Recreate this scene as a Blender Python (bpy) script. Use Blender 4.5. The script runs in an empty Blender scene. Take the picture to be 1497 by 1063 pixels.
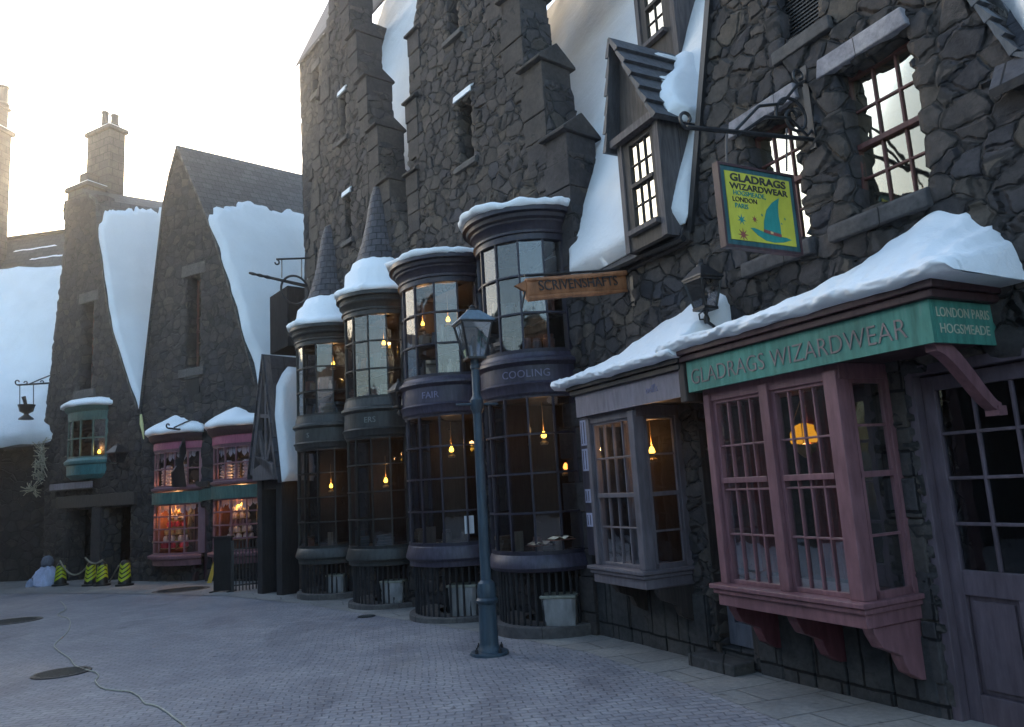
import bpy, math, random
import numpy as np
from mathutils import Vector, Matrix, geometry, noise as mnoise
random.seed(7); rng=np.random.RandomState(5)
SC=bpy.context.scene; COL=SC.collection
R=math.radians; PI=math.pi
# ---------------- camera ----------------
FPX=1080.0; CX,CY=748.5,531.5; EYE=1.6; SLOPE=0.02
_t,_r=R(9.2),R(3.4)
FWV=fw=Vector((0,math.cos(_t),math.sin(_t))); u0=Vector((0,-math.sin(_t),math.cos(_t))); r0=Vector((1,0,0))
CRV=r0*math.cos(_r)-u0*math.sin(_r); CUV=u0*math.cos(_r)+r0*math.sin(_r)
cd=bpy.data.cameras.new('camera'); cam=bpy.data.objects.new('camera',cd); COL.objects.link(cam)
cd.sensor_width=36; cd.lens=36*FPX/1497; cd.clip_start=.05; cd.clip_end=3000
M=Matrix((CRV,CUV,-fw)).transposed().to_4x4(); M.translation=Vector((0,0,EYE)); cam.matrix_world=M
SC.camera=cam
# ---------------- world, sun, exposure ----------------
SUN_EL,SUN_AZ=9.0,-34.0; HAZE_GLARE=.0028
w=bpy.data.worlds.new('World'); SC.world=w; w.use_nodes=True; nt=w.node_tree; nt.nodes.clear()
sky=nt.nodes.new('ShaderNodeTexSky'); sky.sky_type='NISHITA'; sky.sun_disc=False
sky.sun_elevation=R(SUN_EL); sky.sun_rotation=R(SUN_AZ); sky.air_density=1.0; sky.dust_density=3.5; sky.ozone_density=1.6
bg=nt.nodes.new('ShaderNodeBackground'); bg.inputs['Strength'].default_value=0.15
wo=nt.nodes.new('ShaderNodeOutputWorld')
nt.links.new(sky.outputs[0],bg.inputs[0]); nt.links.new(bg.outputs[0],wo.inputs[0])
sl=bpy.data.lights.new('sun','SUN'); sl.energy=1.3; sl.angle=R(8); sl.color=(1,.82,.58)
so=bpy.data.objects.new('sun',sl); COL.objects.link(so)
sd=Vector((math.sin(R(SUN_AZ))*math.cos(R(SUN_EL)),math.cos(R(SUN_AZ))*math.cos(R(SUN_EL)),math.sin(R(SUN_EL))))
so.rotation_euler=sd.to_track_quat('Z','Y').to_euler(); so.location=(0,0,30)
SC.render.engine='CYCLES'
SC.view_settings.view_transform='Standard'; SC.view_settings.look='None'; SC.view_settings.exposure=2.7; SC.view_settings.gamma=1
SC.cycles.max_bounces=6; SC.cycles.transparent_max_bounces=12
# ---------------- projection and frames ----------------
def ray(x,y): return FWV+CRV*((x-CX)/FPX)-CUV*((y-CY)/FPX)
def gz(y): return -SLOPE*y
def ground(x,y):
    d=ray(x,y); t=EYE/(-d.z-SLOPE*d.y); return Vector((d.x*t,d.y*t,EYE+d.z*t))
class Frame:
    def __init__(s,P,az):
        a=R(az); s.P=Vector((P[0],P[1],0)); s.d=Vector((math.sin(a),math.cos(a),0)); s.n=Vector((-math.cos(a),math.sin(a),0)); s.az=az
    def pix(s,x,y,w=0):
        d=ray(x,y); t=(s.P.dot(s.n)+w)/d.dot(s.n); q=d*t
        return ((q-s.P).dot(s.d),EYE+q.z)
    def rot(s): return math.atan2(s.d.y,s.d.x)
    def pt(s,u,w,z): return s.P+s.d*u+s.n*w+Vector((0,0,z))
FA=Frame((2.74,5.26),-27); FB=Frame((.25,9.6),-38); FC=Frame((-5.57,17.88),-62)
# ---------------- object helpers ----------------
def tag(o,label=None,cat=None,group=None,kind=None):
    if label: o['label']=label
    if cat: o['category']=cat
    if group: o['group']=group
    if kind: o['kind']=kind
    return o
def thing(name,label,cat,loc,rz=0,group=None):
    o=bpy.data.objects.new(name,None); COL.objects.link(o); o.location=loc; o.rotation_euler=(0,0,rz)
    o.empty_display_size=.2
    return tag(o,label,cat,group)
def fthing(name,label,cat,F,u=0,w=0,z=None,group=None):
    p=F.pt(u,w,0); zz=gz(p.y) if z is None else z
    t=thing(name,label,cat,(p.x,p.y,zz),F.rot(),group); t['ofs']=[u,w,zz]; return t
def dup(root,loc,rz=None,label=None):
    r=root.copy(); COL.objects.link(r); r.location=loc
    if rz is not None: r.rotation_euler=(0,0,rz)
    if label: r['label']=label
    for c in list(root.children):
        d=c.copy(); COL.objects.link(d); d.parent=r
        for g in list(c.children):
            e=g.copy(); COL.objects.link(e); e.parent=d
    return r
class MB:
    def __init__(s): s.v=[]; s.f=[]; s.sm=[]
    def add(s,vs,fs,smooth=False):
        o=len(s.v); s.v+=[tuple(q) for q in vs]; s.f+=[tuple(i+o for i in f) for f in fs]; s.sm+=[smooth]*len(fs); return s
    def box(s,x0,x1,y0,y1,z0,z1):
        if x0>x1:x0,x1=x1,x0
        if y0>y1:y0,y1=y1,y0
        if z0>z1:z0,z1=z1,z0
        v=[(x,y,z) for z in(z0,z1) for y in(y0,y1) for x in(x0,x1)]
        return s.add(v,[(0,2,3,1),(4,5,7,6),(0,1,5,4),(2,6,7,3),(0,4,6,2),(1,3,7,5)])
    def prism(s,poly,a0,a1,axis=1):
        # poly 2d; extruded along axis (0:x poly=(y,z); 1:y poly=(x,z); 2:z poly=(x,y))
        n=len(poly)
        def mk(p,a): return (a,p[0],p[1]) if axis==0 else ((p[0],a,p[1]) if axis==1 else (p[0],p[1],a))
        v=[mk(p,a0) for p in poly]+[mk(p,a1) for p in poly]
        ar=sum(poly[i][0]*poly[(i+1)%n][1]-poly[(i+1)%n][0]*poly[i][1] for i in range(n))
        f=[tuple(range(n)),tuple(range(2*n-1,n-1,-1))]+[(i,i+n,(i+1)%n+n,(i+1)%n) for i in range(n)]
        flip=(ar>0)==((a1>a0)) if axis!=1 else (ar>0)!=((a1>a0))
        if flip: f=[tuple(reversed(q)) for q in f] if False else f
        return s.add(v,f)
    def lathe(s,prof,n=32,a0=0,a1=2*PI,c=(0,0,0),smooth=True,jit=None):
        full=abs(a1-a0-2*PI)<1e-6; m=n if full else n+1; k=len(prof); v=[]
        for i in range(m):
            a=a0+(a1-a0)*i/n
            for j,(r,z) in enumerate(prof):
                dr,dz=(jit(a,j,r,z) if jit else (0,0))
                v.append((c[0]+(r+dr)*math.cos(a),c[1]+(r+dr)*math.sin(a),c[2]+z+dz))
        f=[]
        for i in range(n):
            i2=(i+1)%m
            for j in range(k-1): f.append((i*k+j,i2*k+j,i2*k+j+1,i*k+j+1))
        return s.add(v,f,smooth)
    def tube(s,path,r,n=6,closed=False,smooth=True):
        P=[Vector(p) for p in path]; m=len(P); v=[]; rr=r if isinstance(r,(list,tuple)) else [r]*m
        up=Vector((0,0,1)); prev=None
        for i in range(m):
            t=(P[(i+1)%m]-P[i-1]) if closed else (P[min(i+1,m-1)]-P[max(i-1,0)])
            if t.length<1e-9: t=Vector((0,0,1))
            t.normalize()
            if prev is None: a=t.cross(up if abs(t.z)<.9 else Vector((1,0,0)))
            else: a=prev-t*prev.dot(t)
            a.normalize(); prev=a; b=t.cross(a)
            for k in range(n):
                q=P[i]+(a*math.cos(2*PI*k/n)+b*math.sin(2*PI*k/n))*rr[i]; v.append(tuple(q))
        f=[]
        for i in range(m if closed else m-1):
            j=(i+1)%m
            for k in range(n): f.append((i*n+k,i*n+(k+1)%n,j*n+(k+1)%n,j*n+k))
        if not closed: f+= [tuple(range(n-1,-1,-1)),tuple((m-1)*n+k for k in range(n))]
        return s.add(v,f,smooth)
    def build(s,name,mat,parent=None,flip=False,bevel=0,fix=True):
        me=bpy.data.meshes.new(name); me.from_pydata(s.v,[],s.f); me.materials.append(mat)
        me.polygons.foreach_set('use_smooth',s.sm)
        if fix:
            import bmesh
            b=bmesh.new(); b.from_mesh(me); bmesh.ops.recalc_face_normals(b,faces=b.faces); b.to_mesh(me); b.free()
        if any(s.sm) and 'snow' not in name: me.set_sharp_from_angle(angle=R(34))
        me.update()
        return link(name,me,parent,bevel)
def link(name,me,parent=None,bevel=0):
    o=bpy.data.objects.new(name,me); COL.objects.link(o)
    if parent is not None:
        o.parent=parent
        if 'ofs' in parent: o.location=(-parent['ofs'][0],-parent['ofs'][1],-parent['ofs'][2])
    if bevel:
        m=o.modifiers.new('bevel','BEVEL'); m.width=bevel; m.segments=2; m.limit_method='ANGLE'
    return o
def text_mesh(txt,size,ext=.004,bold=0,space=1.0,align='CENTER'):
    c=bpy.data.curves.new('t','FONT'); c.body=txt; c.size=size; c.extrude=ext; c.offset=bold; c.space_character=space
    c.align_x=align; c.resolution_u=4
    o=bpy.data.objects.new('t',c); COL.objects.link(o)
    dg=bpy.context.evaluated_depsgraph_get(); me=bpy.data.meshes.new_from_object(o.evaluated_get(dg))
    v=[tuple(q.co) for q in me.vertices]; f=[tuple(p.vertices) for p in me.polygons]
    bpy.data.objects.remove(o); bpy.data.curves.remove(c); bpy.data.meshes.remove(me)
    return v,f
# ---------------- materials ----------------
MATS={}
class NT:
    def __init__(s,name):
        s.m=bpy.data.materials.new(name); s.m.use_nodes=True; s.t=s.m.node_tree; s.t.nodes.clear()
        s.out=s.t.nodes.new('ShaderNodeOutputMaterial')
    def n(s,typ,**kw):
        q=s.t.nodes.new(typ)
        for k,v in kw.items():
            if k.startswith('i_'): q.inputs[k[2:].replace('_',' ')].default_value=v
            elif k.startswith('x'): q.inputs[int(k[1:])].default_value=v
            else: setattr(q,k,v)
        return q
    def l(s,a,b): s.t.links.new(a,b)
    def coord(s,scale=(1,1,1),rot=(0,0,0),which='Object'):
        tc=s.n('ShaderNodeTexCoord'); mp=s.n('ShaderNodeMapping'); mp.inputs['Scale'].default_value=scale; mp.inputs['Rotation'].default_value=rot
        s.l(tc.outputs[which],mp.inputs[0]); return mp.outputs[0]
    def math(s,op,a,b=None,clamp=False):
        q=s.n('ShaderNodeMath',operation=op,use_clamp=clamp)
        for i,v in enumerate((a,b)):
            if v is None: continue
            if isinstance(v,(int,float)): q.inputs[i].default_value=v
            else: s.l(v,q.inputs[i])
        return q.outputs[0]
    def ramp(s,fac,stops,interp='LINEAR'):
        q=s.n('ShaderNodeValToRGB'); q.color_ramp.interpolation=interp; e=q.color_ramp.elements
        while len(e)<len(stops): e.new(.5)
        for i,(p,c) in enumerate(stops):
            e[i].position=p; e[i].color=tuple(c)+((1,) if len(c)==3 else ())
        s.l(fac,q.inputs[0]); return q.outputs[0]
    def mix(s,f,a,b,typ='MIX'):
        q=s.n('ShaderNodeMix',data_type='RGBA',blend_type=typ)
        for i,v in ((0,f),(6,a),(7,b)):
            if isinstance(v,(int,float)): q.inputs[i].default_value=v
            elif isinstance(v,tuple): q.inputs[i].default_value=v+(1,) if len(v)==3 else v
            else: s.l(v,q.inputs[i])
        return q.outputs[2]
    def noise(s,co,scale,detail=4,rough=.55):
        q=s.n('ShaderNodeTexNoise'); q.inputs['Scale'].default_value=scale; q.inputs['Detail'].default_value=detail; q.inputs['Roughness'].default_value=rough
        if co is not None: s.l(co,q.inputs['Vector'])
        return q
    def bsdf(s,color=None,rough=.8,height=None,bump=.3,dist=.02,disp=None,spec=.5,metal=0,coat=0):
        b=s.n('ShaderNodeBsdfPrincipled'); b.inputs['Specular IOR Level'].default_value=spec; b.inputs['Metallic'].default_value=metal; b.inputs['Specular IOR Level'].default_value=spec*.7
        b.inputs['Coat Weight'].default_value=coat
        if color is not None:
            if isinstance(color,tuple): b.inputs['Base Color'].default_value=color+(1,)
            else: s.l(color,b.inputs['Base Color'])
        if isinstance(rough,(int,float)): b.inputs['Roughness'].default_value=rough
        else: s.l(rough,b.inputs['Roughness'])
        if height is not None:
            bp=s.n('ShaderNodeBump'); bp.inputs['Strength'].default_value=bump; bp.inputs['Distance'].default_value=dist
            s.l(height,bp.inputs['Height']); s.l(bp.outputs[0],b.inputs['Normal'])
        if disp is not None:
            dp=s.n('ShaderNodeDisplacement'); dp.inputs['Midlevel'].default_value=0; dp.inputs['Scale'].default_value=1
            s.l(disp,dp.inputs['Height']); s.l(dp.outputs[0],s.out.inputs['Displacement']); s.m.displacement_method='BOTH'
        s.l(b.outputs[0],s.out.inputs['Surface']); return s.m
def rubble(name,su=.30,sz=.22,deep=.045,tint=(1,1,1),seed=0):
    t=NT(name); co=t.coord((1,1,1)); 
    nz=t.noise(co,2.2,3); nz2=t.noise(co,9,2)
    sub=t.n('ShaderNodeVectorMath',operation='SUBTRACT'); t.l(nz.outputs['Color'],sub.inputs[0]); sub.inputs[1].default_value=(.5,.5,.5)
    sc=t.n('ShaderNodeVectorMath',operation='MULTIPLY'); t.l(sub.outputs[0],sc.inputs[0]); sc.inputs[1].default_value=(.16,0,.16)
    sub2=t.n('ShaderNodeVectorMath',operation='SUBTRACT'); t.l(nz2.outputs['Color'],sub2.inputs[0]); sub2.inputs[1].default_value=(.5,.5,.5)
    sc2=t.n('ShaderNodeVectorMath',operation='MULTIPLY'); t.l(sub2.outputs[0],sc2.inputs[0]); sc2.inputs[1].default_value=(.05,0,.05)
    ad=t.n('ShaderNodeVectorMath',operation='ADD'); t.l(co,ad.inputs[0]); t.l(sc.outputs[0],ad.inputs[1])
    ad2=t.n('ShaderNodeVectorMath',operation='ADD'); t.l(ad.outputs[0],ad2.inputs[0]); t.l(sc2.outputs[0],ad2.inputs[1])
    mp=t.n('ShaderNodeMapping'); mp.inputs['Scale'].default_value=(1/su,1/su,1/sz); mp.inputs['Location'].default_value=(seed*3.7,seed,seed*1.3)
    t.l(ad2.outputs[0],mp.inputs[0])
    ve=t.n('ShaderNodeTexVoronoi',feature='DISTANCE_TO_EDGE'); vc=t.n('ShaderNodeTexVoronoi',feature='F1')
    for q in (ve,vc): q.inputs['Scale'].default_value=1; q.inputs['Randomness'].default_value=.78; t.l(mp.outputs[0],q.inputs['Vector'])
    sepc=t.n('ShaderNodeSeparateColor'); t.l(vc.outputs['Color'],sepc.inputs[0])
    edge=t.n('ShaderNodeMapRange',interpolation_type='SMOOTHERSTEP'); t.l(ve.outputs['Distance'],edge.inputs[0]); edge.inputs[1].default_value=.012; edge.inputs[2].default_value=.075
    fine=t.noise(co,13,8,.7); med=t.noise(co,5,4)
    # stone face height
    fh=t.math('MULTIPLY',sepc.outputs[1],.5); fh=t.math('ADD',fh,.6)
    df=t.n('ShaderNodeVectorMath',operation='SUBTRACT'); t.l(mp.outputs[0],df.inputs[0]); t.l(vc.outputs['Position'],df.inputs[1])
    rd=t.n('ShaderNodeVectorMath',operation='SUBTRACT'); t.l(vc.outputs['Color'],rd.inputs[0]); rd.inputs[1].default_value=(.5,.5,.5)
    dp_=t.n('ShaderNodeVectorMath',operation='DOT_PRODUCT'); t.l(df.outputs[0],dp_.inputs[0]); t.l(rd.outputs[0],dp_.inputs[1])
    fh=t.math('ADD',fh,t.math('MULTIPLY',dp_.outputs['Value'],1.3))
    h=t.math('MULTIPLY',edge.outputs[0],fh)
    h=t.math('ADD',h,t.math('MULTIPLY',med.outputs[0],.45)); h=t.math('ADD',h,t.math('MULTIPLY',fine.outputs[0],.5))
    h=t.math('MULTIPLY',h,deep)
    c=t.ramp(sepc.outputs[0],[(0,(.030,.031,.036)),(.3,(.050,.047,.047)),(.5,(.068,.061,.056)),(.7,(.044,.045,.052)),(.85,(.082,.072,.060)),(1,(.055,.05,.047))])
    c=t.mix(1,c,t.ramp(fine.outputs[0],[(.25,(.55,.55,.55)),(.7,(1.35,1.33,1.3))]),'MULTIPLY')
    c=t.mix(1,c,t.ramp(med.outputs[0],[(.3,(.75,.75,.78)),(.75,(1.25,1.2,1.15))]),'MULTIPLY')
    c=t.mix(edge.outputs[0],(.026,.025,.024),c)
    c=t.mix(1,c,tint,'MULTIPLY')
    return t.bsdf(c,.82,disp=h,spec=.35)
def blocks(name,bw=.5,bh=.25,col=(.07,.068,.07),tint2=(.1,.09,.08),deep=.012,mortar=.012,axis='xz'):
    t=NT(name); co=t.coord()
    sep=t.n('ShaderNodeSeparateXYZ'); t.l(co,sep.inputs[0]); cb=t.n('ShaderNodeCombineXYZ')
    if axis=='xz': t.l(t.math('ADD',sep.outputs[0],sep.outputs[1]),cb.inputs[0]); t.l(sep.outputs[2],cb.inputs[1])
    else: t.l(sep.outputs[0],cb.inputs[0]); t.l(sep.outputs[1],cb.inputs[1])
    nz=t.noise(co,5,3); v=t.n('ShaderNodeVectorMath',operation='MULTIPLY_ADD'); t.l(nz.outputs['Color'],v.inputs[0]); v.inputs[1].default_value=(.03,.03,0); t.l(cb.outputs[0],v.inputs[2])
    br=t.n('ShaderNodeTexBrick'); t.l(v.outputs[0],br.inputs['Vector']); br.inputs['Scale'].default_value=1
    br.inputs['Brick Width'].default_value=bw; br.inputs['Row Height'].default_value=bh; br.inputs['Mortar Size'].default_value=mortar; br.inputs['Mortar Smooth'].default_value=.3
    br.inputs['Color1'].default_value=col+(1,); br.inputs['Color2'].default_value=tint2+(1,); br.inputs['Mortar'].default_value=tuple(q*.25 for q in col)+(1,)
    fine=t.noise(co,18,6,.65); med=t.noise(co,3,4)
    c=t.mix(1,br.outputs['Color'],t.ramp(fine.outputs[0],[(.25,(.6,.6,.6)),(.75,(1.35,1.33,1.3))]),'MULTIPLY')
    c=t.mix(1,c,t.ramp(med.outputs[0],[(.3,(.7,.7,.73)),(.7,(1.25,1.22,1.18))]),'MULTIPLY')
    h=t.math('SUBTRACT',t.math('MULTIPLY',fine.outputs[0],.5),br.outputs['Fac'])
    return t.bsdf(c,.85,height=h,bump=.9,dist=deep,spec=.3)
def paint(name,col,rough=.45,wear=.25,bump=.25,spec=.5,streak=6,wearcol=None):
    t=NT(name); co=t.coord((streak,streak,1)); c2=t.coord()
    n1=t.noise(co,4,6,.6); n2=t.noise(c2,2.5,4); n3=t.noise(c2,30,4)
    dk=tuple(q*(1-wear) for q in col); lt=tuple(min(1,q*(1+wear)+.01) for q in col)
    c=t.ramp(n1.outputs[0],[(.3,dk),(.7,lt)])
    c=t.mix(1,c,t.ramp(n2.outputs[0],[(.3,(.82,.82,.82)),(.7,(1.12,1.12,1.12))]),'MULTIPLY')
    if wearcol: c=t.mix(t.ramp(n1.outputs[0],[(.62,(0,0,0)),(.72,(.7,.7,.7))]),c,wearcol)
    rr=t.math('ADD',t.math('MULTIPLY',n2.outputs[0],.3),rough-.12)
    h=t.math('ADD',n1.outputs[0],t.math('MULTIPLY',n3.outputs[0],.3))
    return t.bsdf(c,rr,height=h,bump=bump,dist=.004,spec=spec)
def slate(name,bw=.16,bh=.13,col=(.05,.05,.058),ang=False):
    t=NT(name); tc=t.n('ShaderNodeTexCoord')
    br=t.n('ShaderNodeTexBrick'); t.l(tc.outputs['UV'],br.inputs['Vector']); br.inputs['Scale'].default_value=1
    br.inputs['Brick Width'].default_value=bw; br.inputs['Row Height'].default_value=bh; br.inputs['Mortar Size'].default_value=.008; br.inputs['Mortar Smooth'].default_value=.2
    br.inputs['Color1'].default_value=tuple(q*.8 for q in col)+(1,); br.inputs['Color2'].default_value=tuple(q*1.35 for q in col)+(1,); br.inputs['Mortar'].default_value=(.008,.008,.01,1)
    sep=t.n('ShaderNodeSeparateXYZ'); t.l(tc.outputs['UV'],sep.inputs[0])
    saw=t.math('FRACT',t.math('DIVIDE',sep.outputs[1],bh))
    co=t.coord(); fine=t.noise(co,16,5)
    c=t.mix(1,br.outputs['Color'],t.ramp(fine.outputs[0],[(.25,(.6,.6,.62)),(.75,(1.4,1.38,1.32))]),'MULTIPLY')
    h=t.math('SUBTRACT',t.math('ADD',t.math('MULTIPLY',saw,-.8),t.math('MULTIPLY',fine.outputs[0],.4)),t.math('MULTIPLY',br.outputs['Fac'],.6))
    return t.bsdf(c,.6,height=h,bump=1,dist=.03,spec=.4)
def snowmat(name,col=(.84,.86,.88)):
    t=NT(name); co=t.coord(); a=t.noise(co,1.3,5); b=t.noise(co,9,6,.6); c3=t.noise(co,60,3)
    c=t.ramp(a.outputs[0],[(.3,tuple(q*.9 for q in col)),(.7,col)])
    c=t.mix(t.ramp(b.outputs[0],[(.62,(0,0,0)),(.8,(.35,.35,.35))]),c,(.55,.56,.55))
    h=t.math('ADD',t.math('MULTIPLY',a.outputs[0],2),t.math('ADD',b.outputs[0],t.math('MULTIPLY',c3.outputs[0],.15)))
    return t.bsdf(c,.75,height=h,bump=.5,dist=.03,spec=.3)
def glassmat(name,refl=.22,tint=(.7,.74,.8),wavy=.25,fk=.6,gcol=(1,1,1)):
    t=NT(name); lw=t.n('ShaderNodeLayerWeight'); lw.inputs['Blend'].default_value=.35
    co=t.coord(); nz=t.noise(co,3.5,2); bp=t.n('ShaderNodeBump'); bp.inputs['Strength'].default_value=wavy; bp.inputs['Distance'].default_value=.02; t.l(nz.outputs[0],bp.inputs['Height'])
    tr=t.n('ShaderNodeBsdfTransparent'); tr.inputs[0].default_value=tint+(1,)
    gl=t.n('ShaderNodeBsdfGlossy'); gl.inputs['Roughness'].default_value=.03; gl.inputs[0].default_value=gcol+(1,); t.l(bp.outputs[0],gl.inputs['Normal'])
    f=t.math('ADD',t.math('MULTIPLY',lw.outputs['Fresnel'],fk),refl,clamp=True)
    mx=t.n('ShaderNodeMixShader'); t.l(f,mx.inputs[0]); t.l(tr.outputs[0],mx.inputs[1]); t.l(gl.outputs[0],mx.inputs[2]); t.l(mx.outputs[0],t.out.inputs[0]); return t.m
def emis(name,col,s):
    t=NT(name); e=t.n('ShaderNodeEmission'); e.inputs[0].default_value=col+(1,); e.inputs[1].default_value=s; t.l(e.outputs[0],t.out.inputs[0]); return t.m
m_rubA=rubble('rubble_near',.235,.175,.034,(1.08,1.07,1.08),1)
m_rubB=rubble('rubble_mid',.25,.185,.036,(1.02,1.0,1.0),2)
m_rubC=rubble('rubble_far',.30,.22,.036,(.86,.86,.87),3)
m_ash=blocks('ashlar',.55,.42,(.058,.056,.06),(.082,.072,.064),.02,.012)
m_plinth=blocks('plinth_slabs',.42,.9,(.045,.047,.05),(.06,.06,.06),.03,.012)
m_pale=blocks('pale_stone',.8,.9,(.26,.25,.28),(.3,.29,.31),.008,.004)
m_sill=blocks('sill_stone',.9,.9,(.085,.082,.085),(.1,.095,.092),.012,.006)
m_slate=slate('slate'); m_slateb=slate('slate_big',.34,.3,(.055,.055,.065)); m_slatef=slate('slate_far',.3,.2,(.06,.06,.06))
m_snow=snowmat('snow'); m_snow2=snowmat('roof_snow',(.72,.735,.75))
m_pink=paint('pink_paint',(.18,.084,.094),.42,.22); m_pinkd=paint('maroon_paint',(.11,.035,.045),.45,.3)
m_green=paint('green_fascia',(.05,.20,.155),.55,.3,wearcol=(.12,.20,.18)); m_maroon=paint('maroon_fascia',(.05,.022,.025),.5,.3)
m_grey=paint('grey_paint',(.115,.102,.115),.5,.22); m_greyl=paint('grey_fascia',(.20,.175,.20),.6,.2,wearcol=(.15,.13,.17))
m_ind=paint('indigo_paint',(.022,.020,.033),.4,.25); m_indl=paint('indigo_worn',(.040,.035,.056),.4,.35); m_blk=paint('green_black_paint',(.015,.017,.017),.4,.3); m_blkl=paint('green_black_light',(.028,.031,.030),.42,.35)
m_door=paint('mauve_door',(.10,.075,.09),.5,.25); m_gdoor=paint('grey_door',(.12,.125,.15),.5,.25)
m_iron=paint('iron',(.018,.018,.02),.4,.3); m_post=paint('post_blue',(.030,.052,.072),.4,.3)
m_wood=paint('dark_wood',(.045,.036,.032),.65,.4,.6,streak=9); m_woodg=paint('grey_wood',(.09,.078,.08),.7,.4,.6,streak=9); m_sash=paint('red_sash',(.10,.035,.03),.5,.3)
m_teal=paint('teal_paint',(.03,.15,.155),.45,.25); m_rose=paint('rose_paint',(.34,.085,.13),.5,.2); m_mgreen=paint('muted_green',(.06,.12,.10),.55,.3)
m_glass=glassmat('glass_curved',.07,wavy=.08,fk=.5); m_glassu=glassmat('glass_upper',.15,wavy=.12,gcol=(1,.90,.70)); m_glassd=glassmat('glass_dark',.03,wavy=.2,fk=.35)  # upper glass: warm sky glow is put into its reflection colour
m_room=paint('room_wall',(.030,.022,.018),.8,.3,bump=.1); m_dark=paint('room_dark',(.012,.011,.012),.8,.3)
m_white=paint('white_plastic',(.62,.64,.66),.35,.1); m_cream=paint('cream_paper',(.6,.52,.38),.7,.15)
m_letterd=paint('dark_lettering',(.03,.028,.03),.6,.1); m_gold=paint('gold_lettering',(.55,.42,.2),.45,.2); m_pinkl=paint('faded_lettering',(.21,.17,.16),.6,.2)
m_letv=paint('faint_lettering',(.19,.18,.27),.5,.2); m_letg=paint('faint_grey_lettering',(.16,.18,.17),.5,.2)
m_lamp=emis('oil_flame',(1,.48,.05),1.6); m_lampw=emis('lamp_shade_glow',(1,.40,.02),.22); m_amber=emis('amber_glow',(1,.28,.05),.8)
m_brass=paint('brass',(.3,.18,.06),.35,.3)
def pieces(*a): return [MB() for _ in range(a[0])]
# ---------------- wall with openings ----------------
def inpoly(px,py,poly):
    n=len(poly); ins=np.zeros(px.shape,bool); j=n-1
    for i in range(n):
        xi,yi=poly[i]; xj,yj=poly[j]
        if yi!=yj:
            c=((yi>py)!=(yj>py))&(px<(xj-xi)*(py-yi)/(yj-yi)+xi); ins^=c
        j=i
    return ins
def bdist(px,py,poly,closed=True):
    d=np.full(px.shape,1e9); n=len(poly)
    for i in range(n if closed else n-1):
        a=np.array(poly[i]); b=np.array(poly[(i+1)%n]); ab=b-a; L=max(1e-12,(ab**2).sum())
        t=np.clip(((px-a[0])*ab[0]+(py-a[1])*ab[1])/L,0,1)
        d=np.minimum(d,np.hypot(px-a[0]-t*ab[0],py-a[1]-t*ab[1]))
    return d
def resample(poly,step):
    out=[]; n=len(poly)
    for i in range(n):
        a=Vector(poly[i]); b=Vector(poly[(i+1)%n]); k=max(1,int(round((b-a).length/step)))
        for j in range(k): out.append(tuple(a.lerp(b,j/k)))
    return out
def trimesh(outline,holes,step):
    loops=[resample(outline,step)]+[resample(h,step) for h in holes]
    pts=[];edges=[]
    for L in loops:
        o=len(pts); pts+=L; edges+=[(o+i,o+(i+1)%len(L)) for i in range(len(L))]
    xs=[p[0] for p in outline]; ys=[p[1] for p in outline]
    gx,gy=np.meshgrid(np.arange(min(xs),max(xs),step),np.arange(min(ys),max(ys),step*.9)); gx=gx.copy(); gx[::2]+=step/2
    gx=gx.ravel(); gy=gy.ravel(); ok=inpoly(gx,gy,outline)&(bdist(gx,gy,outline)>step*.5)
    for h in holes: ok&=~inpoly(gx,gy,h)&(bdist(gx,gy,h)>step*.5)
    allp=[Vector(p) for p in pts]+[Vector((float(a),float(b))) for a,b in zip(gx[ok],gy[ok])]
    r=geometry.delaunay_2d_cdt(allp,edges,[],0,1e-5)
    V=np.array([tuple(v) for v in r[0]]); F=np.array([tuple(f) for f in r[2]])
    c=V[F].mean(axis=1); ok=inpoly(c[:,0],c[:,1],outline)
    for h in holes: ok&=~inpoly(c[:,0],c[:,1],h)
    return V,F[ok]
def wall(name,outline,holes,step,mat,parent,depth=.35,w0=0):
    V,F=trimesh(outline,holes,step)
    # boundary edges
    cnt={}
    for f in F:
        for i in range(3):
            a,b=int(f[i]),int(f[(i+1)%3]); cnt.setdefault((min(a,b),max(a,b)),[]).append((a,b))
    verts=[(x,w0,z) for x,z in V]; ccw=[]
    faces=[]
    for f in F:
        a,b,c=V[f[0]],V[f[1]],V[f[2]]; s=(b[0]-a[0])*(c[1]-a[1])-(b[1]-a[1])*(c[0]-a[0])
        faces.append((int(f[0]),int(f[2]),int(f[1])) if s>0 else (int(f[0]),int(f[1]),int(f[2])))
    bd={}
    for f in faces:
        for i in range(3):
            a,b=f[i],f[(i+1)%3]; k=(min(a,b),max(a,b))
            if len(cnt[k])==1: bd[(a,b)]=1
    nl=3; idx={}
    for (a,b) in bd:
        for q in (a,b):
            if q not in idx:
                idx[q]=[q]
                for k in range(1,nl+1):
                    idx[q].append(len(verts)); verts.append((V[q][0],w0-depth*k/nl,V[q][1]))
    for (a,b) in bd:
        for k in range(nl): faces.append((b,a,idx[a][k+1],idx[b][k+1]) if k==0 else (idx[b][k],idx[a][k],idx[a][k+1],idx[b][k+1]))
    me=bpy.data.meshes.new(name); me.from_pydata(verts,[],faces); me.materials.append(mat)
    me.polygons.foreach_set('use_smooth',[True]*len(faces)); me.update()
    return link(name,me,parent)
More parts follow.
